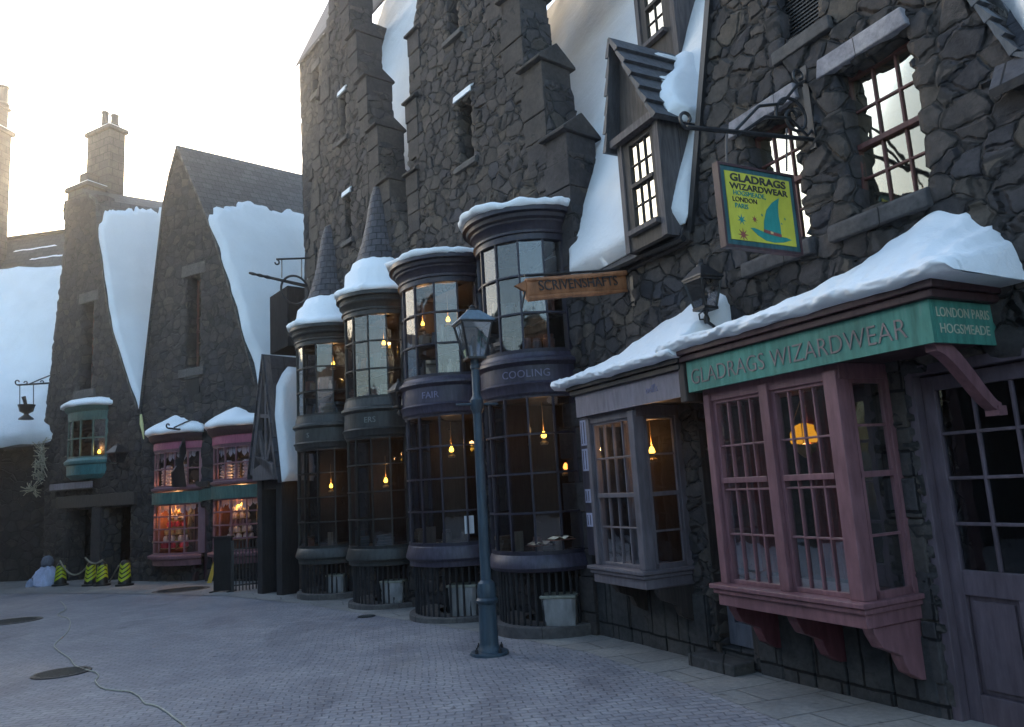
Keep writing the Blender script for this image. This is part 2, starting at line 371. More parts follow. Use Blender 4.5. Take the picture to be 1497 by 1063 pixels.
def snow_patch(name,outline,mapf,mat,parent,thick=.12,step=.08,edge=.1,lump=.3,seed=0,lvl=0):
    """mapf(x,y,h) -> 3d; blob of snow lying on a surface, thin at its own outline"""
    V,F=trimesh(outline,[],step); d=bdist(V[:,0],V[:,1],outline)
    t=np.clip(d/edge,0,1); h=thick*np.sqrt(1-(1-t)**2)
    vs=[]
    for (x,y),hh in zip(V,h):
        nn=mnoise.noise(Vector((x*1.7+seed,y*1.7,seed)))+.5*mnoise.noise(Vector((x*4+seed,y*4,3)))
        vs.append(tuple(mapf(float(x),float(y),float(hh*(1+lump*nn)))))
    top=[tuple(int(i) for i in f) for f in F]
    mb=MB(); mb.add(vs,top,True)
    o=len(mb.v); 
    mb.add([tuple(mapf(float(x),float(y),-.01)) for x,y in V],[tuple(reversed(f)) for f in top],True)
    return mb.build(name,mat,parent)
def wobble(poly,amp,step,seed=0,fr=2.5):
    P=resample(poly,step); out=[]
    for i,(x,y) in enumerate(P):
        q=Vector((x*fr+seed,y*fr,seed*1.7)); out.append((x+amp*mnoise.noise(q),y+amp*mnoise.noise(q+Vector((9,9,9)))))
    return out
def sheet(name,grid,mat,parent,uvs=None,thick=.05):
    """grid[i][j] of 3d points -> roof sheet with uv in metres, given thickness downward"""
    ni,nj=len(grid),len(grid[0]); G=[[Vector(p) for p in r] for r in grid]
    vs=[tuple(p) for r in G for p in r]; low=[(p[0],p[1],p[2]-thick) for r in G for p in r]
    fs=[];uv=[]
    U=[[0]*nj for _ in range(ni)]; Vv=[[0]*nj for _ in range(ni)]
    for i in range(ni):
        for j in range(nj):
            if j: Vv[i][j]=Vv[i][j-1]+(G[i][j]-G[i][j-1]).length
            if i: U[i][j]=U[i-1][j]+(G[i][j]-G[i-1][j]).length
    for i in range(ni-1):
        for j in range(nj-1): fs.append((i*nj+j,(i+1)*nj+j,(i+1)*nj+j+1,i*nj+j+1))
    n=ni*nj; allf=fs+[tuple(reversed([q+n for q in f])) for f in fs]
    for i in range(ni-1):
        for j in (0,nj-1): allf.append((i*nj+j,(i+1)*nj+j,(i+1)*nj+j+n,i*nj+j+n))
    for j in range(nj-1):
        for i in (0,ni-1): allf.append((i*nj+j,i*nj+j+1,i*nj+j+1+n,i*nj+j+n))
    me=bpy.data.meshes.new(name); me.from_pydata(vs+low,[],allf); me.materials.append(mat)
    L=me.uv_layers.new(name='UVMap')
    for p in me.polygons:
        for li in p.loop_indices:
            k=me.loops[li].vertex_index%n; L.data[li].uv=(U[k//nj][k%nj],Vv[k//nj][k%nj])
    me.update(); return link(name,me,parent)
def lathe_uv(name,prof,n,c,mat,parent,a0=0,a1=2*PI):
    grid=[]
    for i in range(n+1):
        a=a0+(a1-a0)*i/n; grid.append([(c[0]+r*math.cos(a),c[1]+r*math.sin(a),c[2]+z) for r,z in prof])
    o=sheet(name,grid,mat,parent,thick=.02)
    me=o.data; L=me.uv_layers[0]; nj=len(prof); N=(n+1)*nj; rm=.35
    for p in me.polygons:
        p.use_smooth=True
        for li in p.loop_indices:
            k=me.loops[li].vertex_index%N; L.data[li].uv=(rm*(a1-a0)*(k//nj)/n,L.data[li].uv[1])
    return o
def sash(F_unused,name,parent,u0,u1,z0,z1,w,cols,rows,mframe,mglass,fr=.05,mt=.018,split=None,room=True,depth=.5,mroom=None,label=None):
    """sash window in plane w: frame mesh as the part, pane and dark room behind as sub-parts"""
    if u0>u1:u0,u1=u1,u0
    m=MB(); d=.05
    m.box(u0,u0+fr,w,w+d,z0,z1); m.box(u1-fr,u1,w,w+d,z0,z1); m.box(u0+fr,u1-fr,w,w+d,z0,z0+fr); m.box(u0+fr,u1-fr,w,w+d,z1-fr,z1)
    a0,a1,b0,b1=u0+fr,u1-fr,z0+fr,z1-fr
    rails=[split] if split else []
    for s in rails: m.box(a0,a1,w-.003,w+d+.012,s-.022,s+.022)
    for i in range(1,cols): x=a0+(a1-a0)*i/cols; m.box(x-mt/2,x+mt/2,w+.012,w+.038,b0,b1)
    for i in range(1,rows):
        z=b0+(b1-b0)*i/rows
        if split and abs(z-split)<.05: continue
        m.box(a0,a1,w+.010,w+.036,z-mt/2,z+mt/2)
    p=m.build(name,mframe,parent,bevel=.004)
    g=MB(); g.add([(a0,w+.02,b0),(a1,w+.02,b0),(a1,w+.02,b1),(a0,w+.02,b1)],[(0,1,2,3)]).build('pane',mglass,p,fix=False)
    if room:
        r=MB(); e=.05; x0,x1,y0,y1,q0,q1=u0-e,u1+e,w-depth,w-.012,z0-e,z1+e
        v=[(x,y,z) for z in(q0,q1) for y in(y0,y1) for x in(x0,x1)]
        r.add(v,[(0,2,3,1),(4,5,7,6),(0,1,5,4),(0,4,6,2),(1,3,7,5)]); r.build('reveal',mroom or m_dark,p,fix=False)
    if label: p['label']=label
    return p
def pixU(F,x,y,u):
    d=ray(x,y); k=F.P.dot(F.d)+u; t=k/d.dot(F.d); q=d*t
    return ((q-F.P).dot(F.n),EYE+q.z)
def interp(pts,x):
    pts=sorted(pts)
    if x<=pts[0][0]: return pts[0][1]
    for (a,b),(c,d) in zip(pts,pts[1:]):
        if x<=c: t=(x-a)/(c-a); t=t*t*(3-2*t); return b+(d-b)*t
    return pts[-1][1]
def snow_mound(name,parent,u0,u1,wmax,zb,prof,lip=.10,mat=None,seed=0,nu=150,nv=40,w0=-.02,over=.05):
    """snow heaped on a lean-to: height prof(u) against the wall, rounded hanging lip in front"""
    vs=[]; 
    for i in range(nu+1):
        s=i/nu; u=u0+(u1-u0)*s; e=min(1,min(s,1-s)*nu/4.0); e=math.sqrt(max(0,1-(1-e)**2))
        H=interp(prof,u)*e
        for j in range(nv+1):
            q=j/nv; nn=mnoise.noise(Vector((u*3+seed,q*3,seed)))+.5*mnoise.noise(Vector((u*8+seed,q*8,1))); rg=abs(mnoise.noise(Vector((u*2.2+seed*3,q*5,7))))
            if q<.62:
                t=q/.62; ww=w0+(wmax-.04-w0)*t; z=zb+lip*e+(H-lip)*max(0,(1-t))**.85*(1 if H>lip else 0)
                n_=.03*nn-.03*rg+.022*mnoise.noise(Vector((u*14,ww*14,seed)))*t
                vs.append((u,ww,z+n_*(1 if 0<e else 0)))
            else:
                a=(q-.62)/.38*PI*.95; rr=lip*.5*e*(1+.35*mnoise.noise(Vector((u*4.5+seed,2,0))))
                drop=.03*mnoise.noise(Vector((u*2.5+seed,5,0)))*math.sin(a)
                fold=.03*abs(mnoise.noise(Vector((u*6+seed,q*7,3))))+.018*mnoise.noise(Vector((u*15,q*16,seed))); ww=wmax-.04+ (over+.06)*math.sin(a)*(.4+.6*e)+.02*nn-fold; z=zb+lip*e*.5+rr*math.cos(a)+drop
                vs.append((u,ww,z))
        vs.append((u,w0,zb-.01))
    m=nv+2; fs=[]
    for i in range(nu):
        for j in range(m):
            fs.append((i*m+j,(i+1)*m+j,(i+1)*m+(j+1)%m,i*m+(j+1)%m))
    fs+= [tuple(range(m)),tuple(nu*m+j for j in range(m-1,-1,-1))]
    mb=MB(); mb.add(vs,fs,True); return mb.build(name,mat or m_snow,parent)
def curved_text(txt,size,R0,c,zc,acen,parent,mat,name='lettering',bold=0,space=1.0,yscale=1):
    v,f=text_mesh(txt,size,.003,bold,space); vs=[]
    for x,y,z in v:
        a=acen+x/R0    # screen right = -u = larger angle
        vs.append((c[0]+(R0+.004+z)*math.cos(a),c[1]+(R0+.004+z)*math.sin(a),zc+(y-size*.35)*yscale))
    return MB().add(vs,f).build(name,mat,parent)
class Arc:
    def __init__(s,u,hw,b):
        s.u,s.hw,s.b=u,hw,b; s.R=(hw*hw+b*b)/(2*b); s.w0=b-s.R; s.a0=math.asin(max(-1,min(1,-s.w0/s.R))); s.a1=PI-s.a0
    def p(s,a,dr=0,z=0): return (s.u+(s.R+dr)*math.cos(a),s.w0+(s.R+dr)*math.sin(a),z)
    def strip(s,mb,prof,n=40,jit=None,ext=0): mb.lathe([(s.R+dr,z) for dr,z in prof],n,s.a0-ext,s.a1+ext,(s.u,s.w0,0),True,jit); return mb
def bow_window(A,parent,z0,z1,cols,rows,mfr,mgl,pil=.06,mt=.022,name='window',skip=()):
    m=MB(); 
    for k in range(cols+1):
        a=A.a0+(A.a1-A.a0)*k/cols; big=k in (0,cols); h=(pil if big else mt/2); d0,d1=(-.05,.035) if big else (-.025,.02)
        da=h/A.R
        pts=[A.p(a-da,d0),A.p(a+da,d0),A.p(a+da,d1),A.p(a-da,d1)]
        m.add([(x,y,z0) for x,y,_ in pts]+[(x,y,z1) for x,y,_ in pts],[(0,3,2,1),(4,5,6,7),(0,1,5,4),(1,2,6,5),(2,3,7,6),(3,0,4,7)])
    for k in range(rows+1):
        z=z0+(z1-z0)*k/rows; h=mt*.5 if 0<k<rows else mt*1.2
        A.strip(m,[(-.022,z-h),(.018,z-h),(.018,z+h),(-.022,z+h),(-.022,z-h)],cols*5)
    p=m.build(name,mfr,parent)
    g=MB(); vs=[];fs=[]; n=cols
    for k in range(n+1):
        a=A.a0+(A.a1-A.a0)*k/n; x,y,_=A.p(a,-.004); vs+= [(x,y,z0),(x,y,z1)]
    fs=[(2*k,2*k+2,2*k+3,2*k+1) for k in range(n)]
    g.add(vs,fs).build('pane',mgl,p,fix=False)
    return p
def room(name,parent,u0,u1,w0,w1,z0,z1,mat):
    r=MB(); v=[(x,y,z) for z in(z0,z1) for y in(w0,w1) for x in(u0,u1)]
    r.add(v,[(0,2,3,1),(4,5,7,6),(0,1,5,4),(0,4,6,2),(1,3,7,5)]); return r.build(name,mat,parent,fix=False)
def lintel(parent,u0,u1,z0,z1,w=.05,name='lintel',mat=None,slope=0):
    m=MB(); m.prism([(u0,z0),(u1,z0),(u1-.03*(1 if u1>u0 else -1),z1),(u0+.03*(1 if u1>u0 else -1),z1)],-.12,w)
    return m.build(name,mat or m_pale,parent,bevel=.012)
def slab(parent,u0,u1,z0,z1,w0,w1,name,mat,bevel=.01): return MB().box(u0,u1,w0,w1,z0,z1).build(name,mat,parent,bevel=bevel)
# =====================================================================
# GROUND
# =====================================================================
def ground_sheet(name,poly,dz,mat,n=1):
    me=bpy.data.meshes.new(name); me.from_pydata([(x,y,gz(y)+dz) for x,y in poly],[],[tuple(range(len(poly)))]); me.materials.append(mat); me.update()
    o=link(name,me); return tag(o,kind='structure')
def setts(name,bw,bh,rot,c1,c2,mort,strength,dist,warp=.02,dirt=.5):
    t=NT(name); co=t.coord((1,1,0),(0,0,rot)); nz=t.noise(co,6,3); v=t.n('ShaderNodeVectorMath',operation='MULTIPLY_ADD'); t.l(nz.outputs['Color'],v.inputs[0]); v.inputs[1].default_value=(warp,warp,0); t.l(co,v.inputs[2])
    nw=t.noise(co,.35,2); v2=t.n('ShaderNodeVectorMath',operation='MULTIPLY_ADD'); t.l(nw.outputs['Color'],v2.inputs[0]); v2.inputs[1].default_value=(.5,.5,0); t.l(v.outputs[0],v2.inputs[2])
    br=t.n('ShaderNodeTexBrick'); t.l(v2.outputs[0],br.inputs['Vector']); br.inputs['Scale'].default_value=1
    br.inputs['Brick Width'].default_value=bw; br.inputs['Row Height'].default_value=bh; br.inputs['Mortar Size'].default_value=mort; br.inputs['Mortar Smooth'].default_value=.6
    br.inputs['Color1'].default_value=c1+(1,); br.inputs['Color2'].default_value=c2+(1,); br.inputs['Mortar'].default_value=tuple(q*.7 for q in c1)+(1,)
    f=t.noise(co,22,5,.6); big=t.noise(co,.5,4); mid=t.noise(co,2.2,4)
    c=t.mix(1,br.outputs['Color'],t.ramp(f.outputs[0],[(.25,(.75,.75,.76)),(.75,(1.22,1.2,1.18))]),'MULTIPLY')
    c=t.mix(dirt,c,t.ramp(big.outputs[0],[(.3,(.62,.62,.66)),(.7,(1.25,1.2,1.12))]),'MULTIPLY')
    c=t.mix(1,c,t.ramp(mid.outputs[0],[(.3,(.82,.82,.84)),(.7,(1.12,1.12,1.1))]),'MULTIPLY'); sp=t.noise(co,7,3); c=t.mix(1,c,t.ramp(sp.outputs[0],[(.30,(.62,.62,.62)),(.36,(1,1,1))]),'MULTIPLY'); st=t.noise(t.coord((1,.35,0),(0,0,.5)),.9,5,.6); c=t.mix(1,c,t.ramp(st.outputs[0],[(.34,(.72,.72,.74)),(.46,(1,1,1)),(.62,(1,1,1)),(.72,(1.12,1.08,.98))]),'MULTIPLY')
    h=t.math('SUBTRACT',t.math('MULTIPLY',f.outputs[0],.45),br.outputs['Fac'])
    return t.bsdf(c,t.math('ADD',t.math('MULTIPLY',mid.outputs[0],.4),.4),height=h,bump=strength,dist=dist,spec=.4)
m_cob=setts('cobbles',.14,.075,R(-8),(.25,.25,.275),(.31,.305,.325),.008,.7,.012,.05)
m_flag=setts('flagstones',.9,.42,R(-22),(.23,.23,.225),(.275,.27,.26),.012,.8,.015,.02)
m_earth=setts('plaza_paving',.6,.4,R(20),(.17,.175,.19),(.2,.2,.21),.012,.6,.01)
ground_sheet('ground',[(-140,-140),(140,-140),(140,140),(-140,140)],0,m_earth)
ground_sheet('street',[(-45,-12),(6,-12),(6,12),(-3,24),(-12,30),(-45,38)],.004,m_cob)
_pv=[ground(*p) for p in ((1160,1063),(1000,1000),(860,955),(760,935),(640,915),(500,893),(425,880))]
_pv=[(_pv[0].x+1.2,_pv[0].y-2.6)]+[(q.x,q.y) for q in _pv]
_bk=[FA.pt(u,-.2,0) for u in (4.3,2,0,-3.4)]
ground_sheet('pavement',_pv+[(q.x,q.y) for q in [FB.pt(8,-.2,0),FB.pt(4,-.2,0)]]+[(q.x,q.y) for q in _bk],.008,m_flag)
_far=[ground(*p) for p in ((-60,868),(150,868),(330,872),(430,882))]
ground_sheet('far_pavement',[(q.x,q.y) for q in _far]+[(q.x,q.y) for q in (FB.pt(7.5,-1,0),FC.pt(-1,-.3,0),FC.pt(12,-.3,0),FC.pt(16,-.3,0))],.012,m_flag)
# =====================================================================
# BUILDING A  (gabled shop on the right)
# =====================================================================
bA=fthing('shop_building','tall rubble stone shop with pink and grey box bay windows under snow covered canopies','building',FA,1.5,-.2)
apexA=(.66,8.4)
outA=[(-3.2,-.6),(4.35,-.6),(4.35,3.94),(1.9,3.94),(1.86,4.1),(1.32,6.04),apexA,(-.3,6.05),(-.86,4.65),(-1.08,4.05),(-1.3,3.86),(-3.2,3.86)]
def rect(u0,u1,z0,z1): return [(u0,z0),(u1,z0),(u1,z1),(u0,z1)]
W1=(-.50,.15,3.42,4.62); W2=(.54,1.15,3.42,4.58); GR=(.17,.62,5.09,5.75)
wall('wall',outA,[rect(*W1),rect(*W2),rect(*GR),rect(-1.12,-.08,-.2,2.22),rect(.05,1.40,.58,2.28),rect(2.40,3.26,.58,2.28),rect(1.64,2.16,-.2,2.15)],.032,m_rubA,bA,.38)
slab(bA,-1.06,4.3,-.5,.34,-.3,.05,'plinth',m_plinth,.02) if False else None
pl=MB()
_u=-.02
random.seed(3)
while _u<1.6:
    wd=.30+random.random()*.14; pl.box(_u+.006,min(_u+wd,1.6)-.006,-.1,.055+random.random()*.02,-.5,.40+random.random()*.04); _u+=wd
pl.build('plinth',m_plinth,bA,bevel=.015); pl=MB()
_u=2.2
while _u<3.9:
    wd=.28+random.random()*.14; pl.box(_u+.006,_u+wd-.006,-.1,.055+random.random()*.02,-.5,.42+random.random()*.04); _u+=wd
pl.build('plinth',m_plinth,bA,bevel=.015)
q=MB()
zz=-.5
for k in range(9):
    hh=.28+.12*((k*37)%5)/4; q.box(-.07,-.02+.11*(k%2)+.06,-.1,.045+.01*(k%3),zz+.005,zz+hh-.005); zz+=hh
q.build('quoins',m_ash,bA,bevel=.012)
# windows upper
def upper(W,F,parent,lint,sill,split,label=None,cols=3):
    u0,u1,z0,z1=W
    p=sash(F,'window',parent,u0-.02,u1+.02,z0,z1,-.15,cols,4,m_sash,m_glassu,fr=.055,mt=.02,split=split,label=label)
    lintel(parent,lint[0],lint[1],lint[2],lint[3],.085)
    m=MB(); m.prism([(-.2,sill[2]),(.10,sill[2]),(.10,sill[3]-.03),(.07,sill[3]),(-.2,sill[3])],sill[0],sill[1],axis=0); m.build('window_sill',m_sill,parent,bevel=.012)
    return p
upper(W1,FA,bA,(-.52,.27,4.62,4.77),(-.48,.34,3.29,3.43),4.0)
upper(W2,FA,bA,(.47,1.27,4.58,4.73),(.52,1.28,3.27,3.41),4.0)
g=MB(); u0,u1,z0,z1=GR
for k in range(1,14): x=u0+(u1-u0)*k/14; g.box(x-.006,x+.006,-.10,-.085,z0,z1)
for k in range(1,20): z=z0+(z1-z0)*k/20; g.box(u0,u1,-.085,-.072,z-.006,z+.006)
gp=g.build('vent_grille',m_iron,bA); room('reveal',gp,u0-.02,u1+.02,-.45,-.13,z0-.02,z1+.02,m_dark)
slab(bA,GR[0]-.08,GR[1]+.06,4.97,5.085,-.2,.08,'grille_sill',m_sill)
slab(bA,GR[0]-.06,GR[1]+.06,5.76,5.9,-.2,.06,'lintel',m_pale)
# verge trims
v=MB()
def strip_along(mb,pts,wd,w0,w1,side):
    L=[]; 
    for i,(a,b) in enumerate(pts): L.append((a+side*wd,b))
    for (p0,p1,q0,q1) in zip(pts,pts[1:],L,L[1:]): mb.prism([p0,p1,q1,q0],w0,w1)
strip_along(v,[(1.95,3.9),(1.89,4.12),(1.36,6.05),(.72,8.45)],.07,-.3,.085,-1)
v.build('verge_board',m_iron,bA)
verg=[(-1.75,3.80),(-1.36,3.84),(-1.12,4.03),(-.90,4.62),(-.34,6.02),(.62,8.42)]
vs=[]
for i in range(len(verg)-1):
    a,b=Vector(verg[i]),Vector(verg[i+1]); n=max(1,int((b-a).length/.13))
    for k in range(n):
        p=a.lerp(b,k/n); qn=a.lerp(b,(k+1)/n); vs.append((p,qn))
s_=MB()
for k,(p,qn) in enumerate(vs):
    d=(qn-p).normalized(); nrm=Vector((-d.y,d.x))
    if nrm.x>0: nrm=-nrm
    a=p-nrm*.0; s_.prism([tuple(p+nrm*.045),tuple(qn+nrm*.015+d*.02),tuple(qn+nrm*.0+d*.02),tuple(p-nrm*.01)],-.06,.055+.006*(k%3))
s_.build('verge_slates',m_slate and paint('slate_plain',(.075,.08,.09),.6,.35,.5),bA)
# roof behind the gable (right slope and left slope)
def slope_sheet(name,parent,ua,ub,p0,p1,mat,nu=8,nv=10,thick=.06):
    (wa,za),(wb,zb)=p0,p1
    grid=[[(ua+(ub-ua)*i/nu,wa+(wb-wa)*j/nv,za+(zb-za)*j/nv) for j in range(nv+1)] for i in range(nu+1)]
    return sheet(name,grid,mat,parent,thick=thick)
def gable_roof_side(name,parent,curve,w0,w1,mat,dirw=None):
    grid=[[(u,w0+(w1-w0)*i/4,z) for (u,z) in curve] for i in range(5)]
    return sheet(name,grid,mat,parent,thick=.04)
gable_roof_side('roof',bA,[(-1.3,3.86),(-1.06,4.03),(-.84,4.62),(-.28,6.02),(.66,8.4)],-.38,-6,m_slateb)
gable_roof_side('roof',bA,[(1.9,3.9),(1.32,6.02),(.66,8.4)],-.38,-6,m_slateb)
# right neighbour slope with snow (part of same roof)
slope_sheet('roof',bA,-6,-1.0,(.14,3.84),(-3.4,9.6),m_slateb)
def slope_map(w0,z0,w1,z1):
    L=math.hypot(w1-w0,z1-z0); s=((w1-w0)/L,(z1-z0)/L); n=(s[1],-s[0])
    if n[0]<0: n=(-n[0],-n[1])
    return lambda u,t,h:(u,w0+s[0]*t+n[0]*h,z0+s[1]*t+n[1]*h)
snow_patch('roof_snow',wobble([(-5.8,.05),(-1.30,.05),(-1.12,.5),(-.80,1.2),(-.10,2.8),(.2,6),(-5.8,6.4)],.05,.12,3),slope_map(.14,3.86,-3.4,9.62),m_snow2,bA,.16,.12,.12,.25,2)
# left roof M with snow
mM=slope_map(.14,3.96,-2.9,11.6)
slope_sheet('roof',bA,1.97,11.5,(.14,3.92),(-2.9,11.56),m_slateb)
snow_patch('roof_snow',wobble([(1.93,.04),(3.92,.02),(4.3,.6),(11.3,1.5),(11.3,8),(.2,8),(.92,3.6),(1.36,2.1)],.03,.12,8),mM,m_snow2,bA,.16,.07,.13,.08,5)
gt=MB(); gt.tube([(4.0,.17,3.90),(3.2,.17,3.88),(2.6,.17,3.87),(1.9,.17,3.84)],.035,6); gt.build('gutter',m_iron,bA)
slab(bA,1.9,4.2,3.82,3.93,-.1,.10,'eaves_board',m_wood)
# dormer
def dormer(parent,u0,u1,zb,ze,apex,wf,wb,win,cols,label=None):
    au,az=apex
    m=MB()
    # front with window hole: build as boards
    a0,a1,b0,b1=win
    m.box(u0,a0,wf-.06,wf,zb,ze); m.box(a1,u1,wf-.06,wf,zb,ze); m.box(a0,a1,wf-.06,wf,zb,b0); m.box(a0,a1,wf-.06,wf,b1,ze)
    m.prism([(u0-.0,ze),(u1,ze),(au,az-.06)],wf-.05,wf-.01)
    m.box(u0,u0+.05,wb,wf-.06,zb,ze); m.box(u1-.05,u1,wb,wf-.06,zb,ze)
    d=m.build('dormer',m_woodg if False else m_wood,parent)
    if label: d['label']=label
    # boards on the side facing -u
    s=MB(); n=5
    for k in range(n):
        x0=wf-(wf-wb)*k/n; x1=wf-(wf-wb)*(k+1)/n+.006; s.box(u0-.018-.004*(k%2),u0,x1,x0,zb,ze)
    s.box(u0-.03,u0+.05,wf-.005,wf+.02,zb,ze); s.box(u1-.05,u1+.02,wf-.005,wf+.02,zb,ze)
    s.box(a0-.03,a1+.03,wf,wf+.07,b0-.05,b0)
    s.box(u0-.05,u1+.05,wf,wf+.09,ze-.05,ze+.03)
    s.build('weatherboards',m_woodg,d)
    sash(None,'window',d,a0,a1,b0,b1,wf-.05,cols,4,m_wood,m_glassu,fr=.035,mt=.016,split=(b0+b1)/2)
    # roof sides
    ov=.12
    for sgn,ue in ((-1,u0),(1,u1)):
        n=6; L=MB()
        uo=ue+sgn*.10; zo=ze-.08
        for k in range(n):
            t0,t1=k/n,(k+1)/n
            p0=Vector((uo+(au-uo)*t0,zo+(az-zo)*t0)); p1=Vector((uo+(au-uo)*t1,zo+(az-zo)*t1)); dd=(p1-p0).normalized(); nn=Vector((-dd.y,dd.x))
            if nn.x*sgn<0: nn=-nn
            L.prism([tuple(p0+nn*.05),tuple(p1+nn*.012),tuple(p1-nn*.02),tuple(p0-nn*.01)],wb,wf+ov+.01*(k%2))
        L.build('dormer_roof',m_slp,d)
    return d
m_slp=paint('slate_boards',(.06,.062,.072),.6,.35,.6)
dm=dormer(bA,2.0,2.64,3.90,5.14,(2.50,6.26),.28,-1.0,(2.09,2.52,4.10,5.06),3)
# snow lying on the dormer roof
def dm_map(u,t,h):
    a=Vector((1.90,5.06)); b=Vector((2.50,6.26)); dd=(b-a).normalized(); n=Vector((-dd.y,dd.x)); n=-n if n.x>0 else n
    p=a+dd*t+n*(.035+h); return (p.x,u,p.y)
snow_patch('dormer_snow',wobble([(-1.1,-.02),(.05,-.02),(.20,.10),(.19,.34),(.06,.58),(-.10,.80),(-.30,.98),(-.45,1.28),(-1.1,1.33)],.02,.08,4),dm_map,m_snow,dm,.11,.05,.09,.2,3)
snow_patch('dormer_snow',wobble([(-.25,.62),(.02,.66),(.06,.72),(-.1,.76),(-.28,.74)],.02,.05,6),dm_map,m_snow,dm,.03,.03,.04,.2,3)
snow_patch('dormer_snow',wobble([(-.45,1.13),(-.12,1.15),(-.1,1.2),(-.3,1.22),(-.5,1.19)],.02,.05,9),dm_map,m_snow,dm,.03,.03,.04,.2,3)
a=FA.pix(1003,66,-.75); b=FA.pix(948,66,-.75)
dormer(bA,a[0],b[0],a[1]-.8,a[1]+1.4,((a[0]+b[0])/2,a[1]+2.4),-.62,-2.2,(a[0]+.17,b[0]-.12,a[1]+.28,a[1]+1.2),2)
# ---- pink bay
def box_bay(parent,name,u0,u1,w,zs,zt,mat,posts,cols,post_w,rail,sidecols,base=.17):
    """timber box bay: u0<u1, front at w, sill top zs, head zt; posts = list of (u0,u1)"""
    m=MB()
    for (a,b,dp) in posts: m.box(a,b,w-.10,w+dp,zs,zt)
    m.box(u0-.04,u1+.04,-.02,w+.10,zs-.035,zs); m.box(u0-.02,u1+.02,-.02,w+.075,zs-.075,zs-.04); m.box(u0-.0,u1+.0,-.02,w+.045,zs-base,zs-.078)
    m.box(u0,u0+.05,.0,.09,zs,zt); m.box(u1-.05,u1,.0,.09,zs,zt)
    m.box(u0,u1,0,w,zt-.06,zt+.05)
    body=m.build(name,mat,parent,bevel=.006)
    gaps=[(posts[i][1],posts[i+1][0]) for i in range(len(posts)-1)]
    for (a,b),nc in zip(gaps,cols):
        sash(None,'sash_window',body,a,b,zs,zt-.05,w-.07,nc,4,mat,m_glassd,fr=.035,mt=.016,split=rail,room=False)
    for uu,sg in ((u0+.01,-1),(u1-.035,1)):
        s=MB(); y0,y1=.09,w-.10; z0,z1=zs,zt-.05
        s.box(uu,uu+.03,y0,y0+.03,z0,z1); s.box(uu,uu+.03,y1-.03,y1,z0,z1); s.box(uu,uu+.03,y0,y1,z0,z0+.05); s.box(uu,uu+.03,y0,y1,z1-.04,z1)
        s.box(uu-.004,uu+.034,y0,y1,rail-.02,rail+.02)
        for k in range(1,sidecols): yy=y0+(y1-y0)*k/sidecols; s.box(uu+.007,uu+.022,yy-.008,yy+.008,z0,z1)
        for zq in ((z0+rail)/2,(z1+rail)/2): s.box(uu+.006,uu+.023,y0,y1,zq-.009,zq+.009)
        sw=s.build('side_window',mat,body)
        MB().add([(uu+.015,y0,z0),(uu+.015,y1,z0),(uu+.015,y1,z1),(uu+.015,y0,z1)],[(0,1,2,3)]).build('pane',m_glassd,sw,fix=False)
    return body
def corbel(parent,u0,u1,ztop,w,h,mat,name='corbel'):
    pts=[(0,ztop),(w,ztop),(w*.97,ztop-h*.12),(w*.86,ztop-h*.34),(w*.62,ztop-h*.46),(w*.52,ztop-h*.52),(w*.50,ztop-h*.62),(w*.42,ztop-h*.82),(w*.2,ztop-h*.97),(0,ztop-h)]
    return MB().prism(pts,u0,u1,axis=0).build(name,mat,parent,bevel=.006)
pk=box_bay(bA,'bay_window',.03,1.42,.55,.70,2.24,m_pink,[(.04,.15,.03),(.68,.77,.02),(1.33,1.40,.02)],(4,4),.1,1.52,1)
for u in (.05,.70,1.32): corbel(pk,u,u+.09,.525,.52,.40,m_pinkd if u!=.05 else m_pink)
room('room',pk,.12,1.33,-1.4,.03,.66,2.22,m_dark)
slab(pk,.05,1.40,.52,.56,-.3,.5,'window_board',m_pinkd,0)
cu=MB()
def curtain(mb,u0,u1,w,z0,z1,amp=.02,n=26,taper=0):
    vs=[]
    for i in range(n+1):
        t=i/n; u=u0+(u1-u0)*t
        vs+= [(u,w+amp*math.sin(t*n*1.1),z0),(u+ (taper*(t-.5)),w+amp*math.sin(t*n*1.1+.5),z1)]
    mb.add(vs,[(2*i,2*i+2,2*i+3,2*i+1) for i in range(n)],True)
curtain(cu,.55,.80,.1,.75,2.2); curtain(cu,1.12,1.38,.12,.75,2.2)
m_curt=paint('red_curtain',(.22,.04,.035),.8,.3); cu.build('curtain',m_curt,pk)
# canopy
def canopy(parent,name,u0,u1,w,z0,z1,mf,mt,trim,end0=True):
    m=MB(); m.box(u0+.02,u1-.02,0,w-.02,z0+.02,z1-.01); m.box(u0-.05,u1+.05,0,w+.05,z1,z1+.05); m.box(u0-.08,u1+.08,0,w+.08,z1+.053,z1+.10)
    b=m.build(name,mt,parent,bevel=.006)
    f=MB(); f.box(u0,u1,w-.018,w+.012,z0,z1-.003); f.box(u0-.002,u0+.016,0,w-.02,z0,z1-.003); f.box(u1-.016,u1+.002,0,w-.02,z0,z1-.003)
    fb=f.build('fascia',mf,b); return b,fb
cp,fs=canopy(bA,'canopy',-.74,1.47,.64,2.275,2.54,m_green,m_maroon,0)
def flat_text(txt,size,pos,ax,ay,parent,mat,ext=.003,bold=0,space=1,name='lettering',sx=1,sy=1):
    """ax, ay: 3d unit vectors of text x and y; pos = centre baseline point"""
    v,f=text_mesh(txt,size,ext,bold,space); ax=Vector(ax); ay=Vector(ay); n=ax.cross(ay); pos=Vector(pos)
    return MB().add([tuple(pos+ax*(x*sx)+ay*(y*sy)+n*(z+ext)) for x,y,z in v],f).build(name,mat,parent)
flat_text('GLADRAGS WIZARDWEAR',.185,(.42,.653,2.335),(-1,0,0),(0,0,1),fs,m_pinkl,bold=-.002,sx=.88,space=1.02)
m_sidel=paint('side_lettering',(.42,.42,.32),.6,.2)
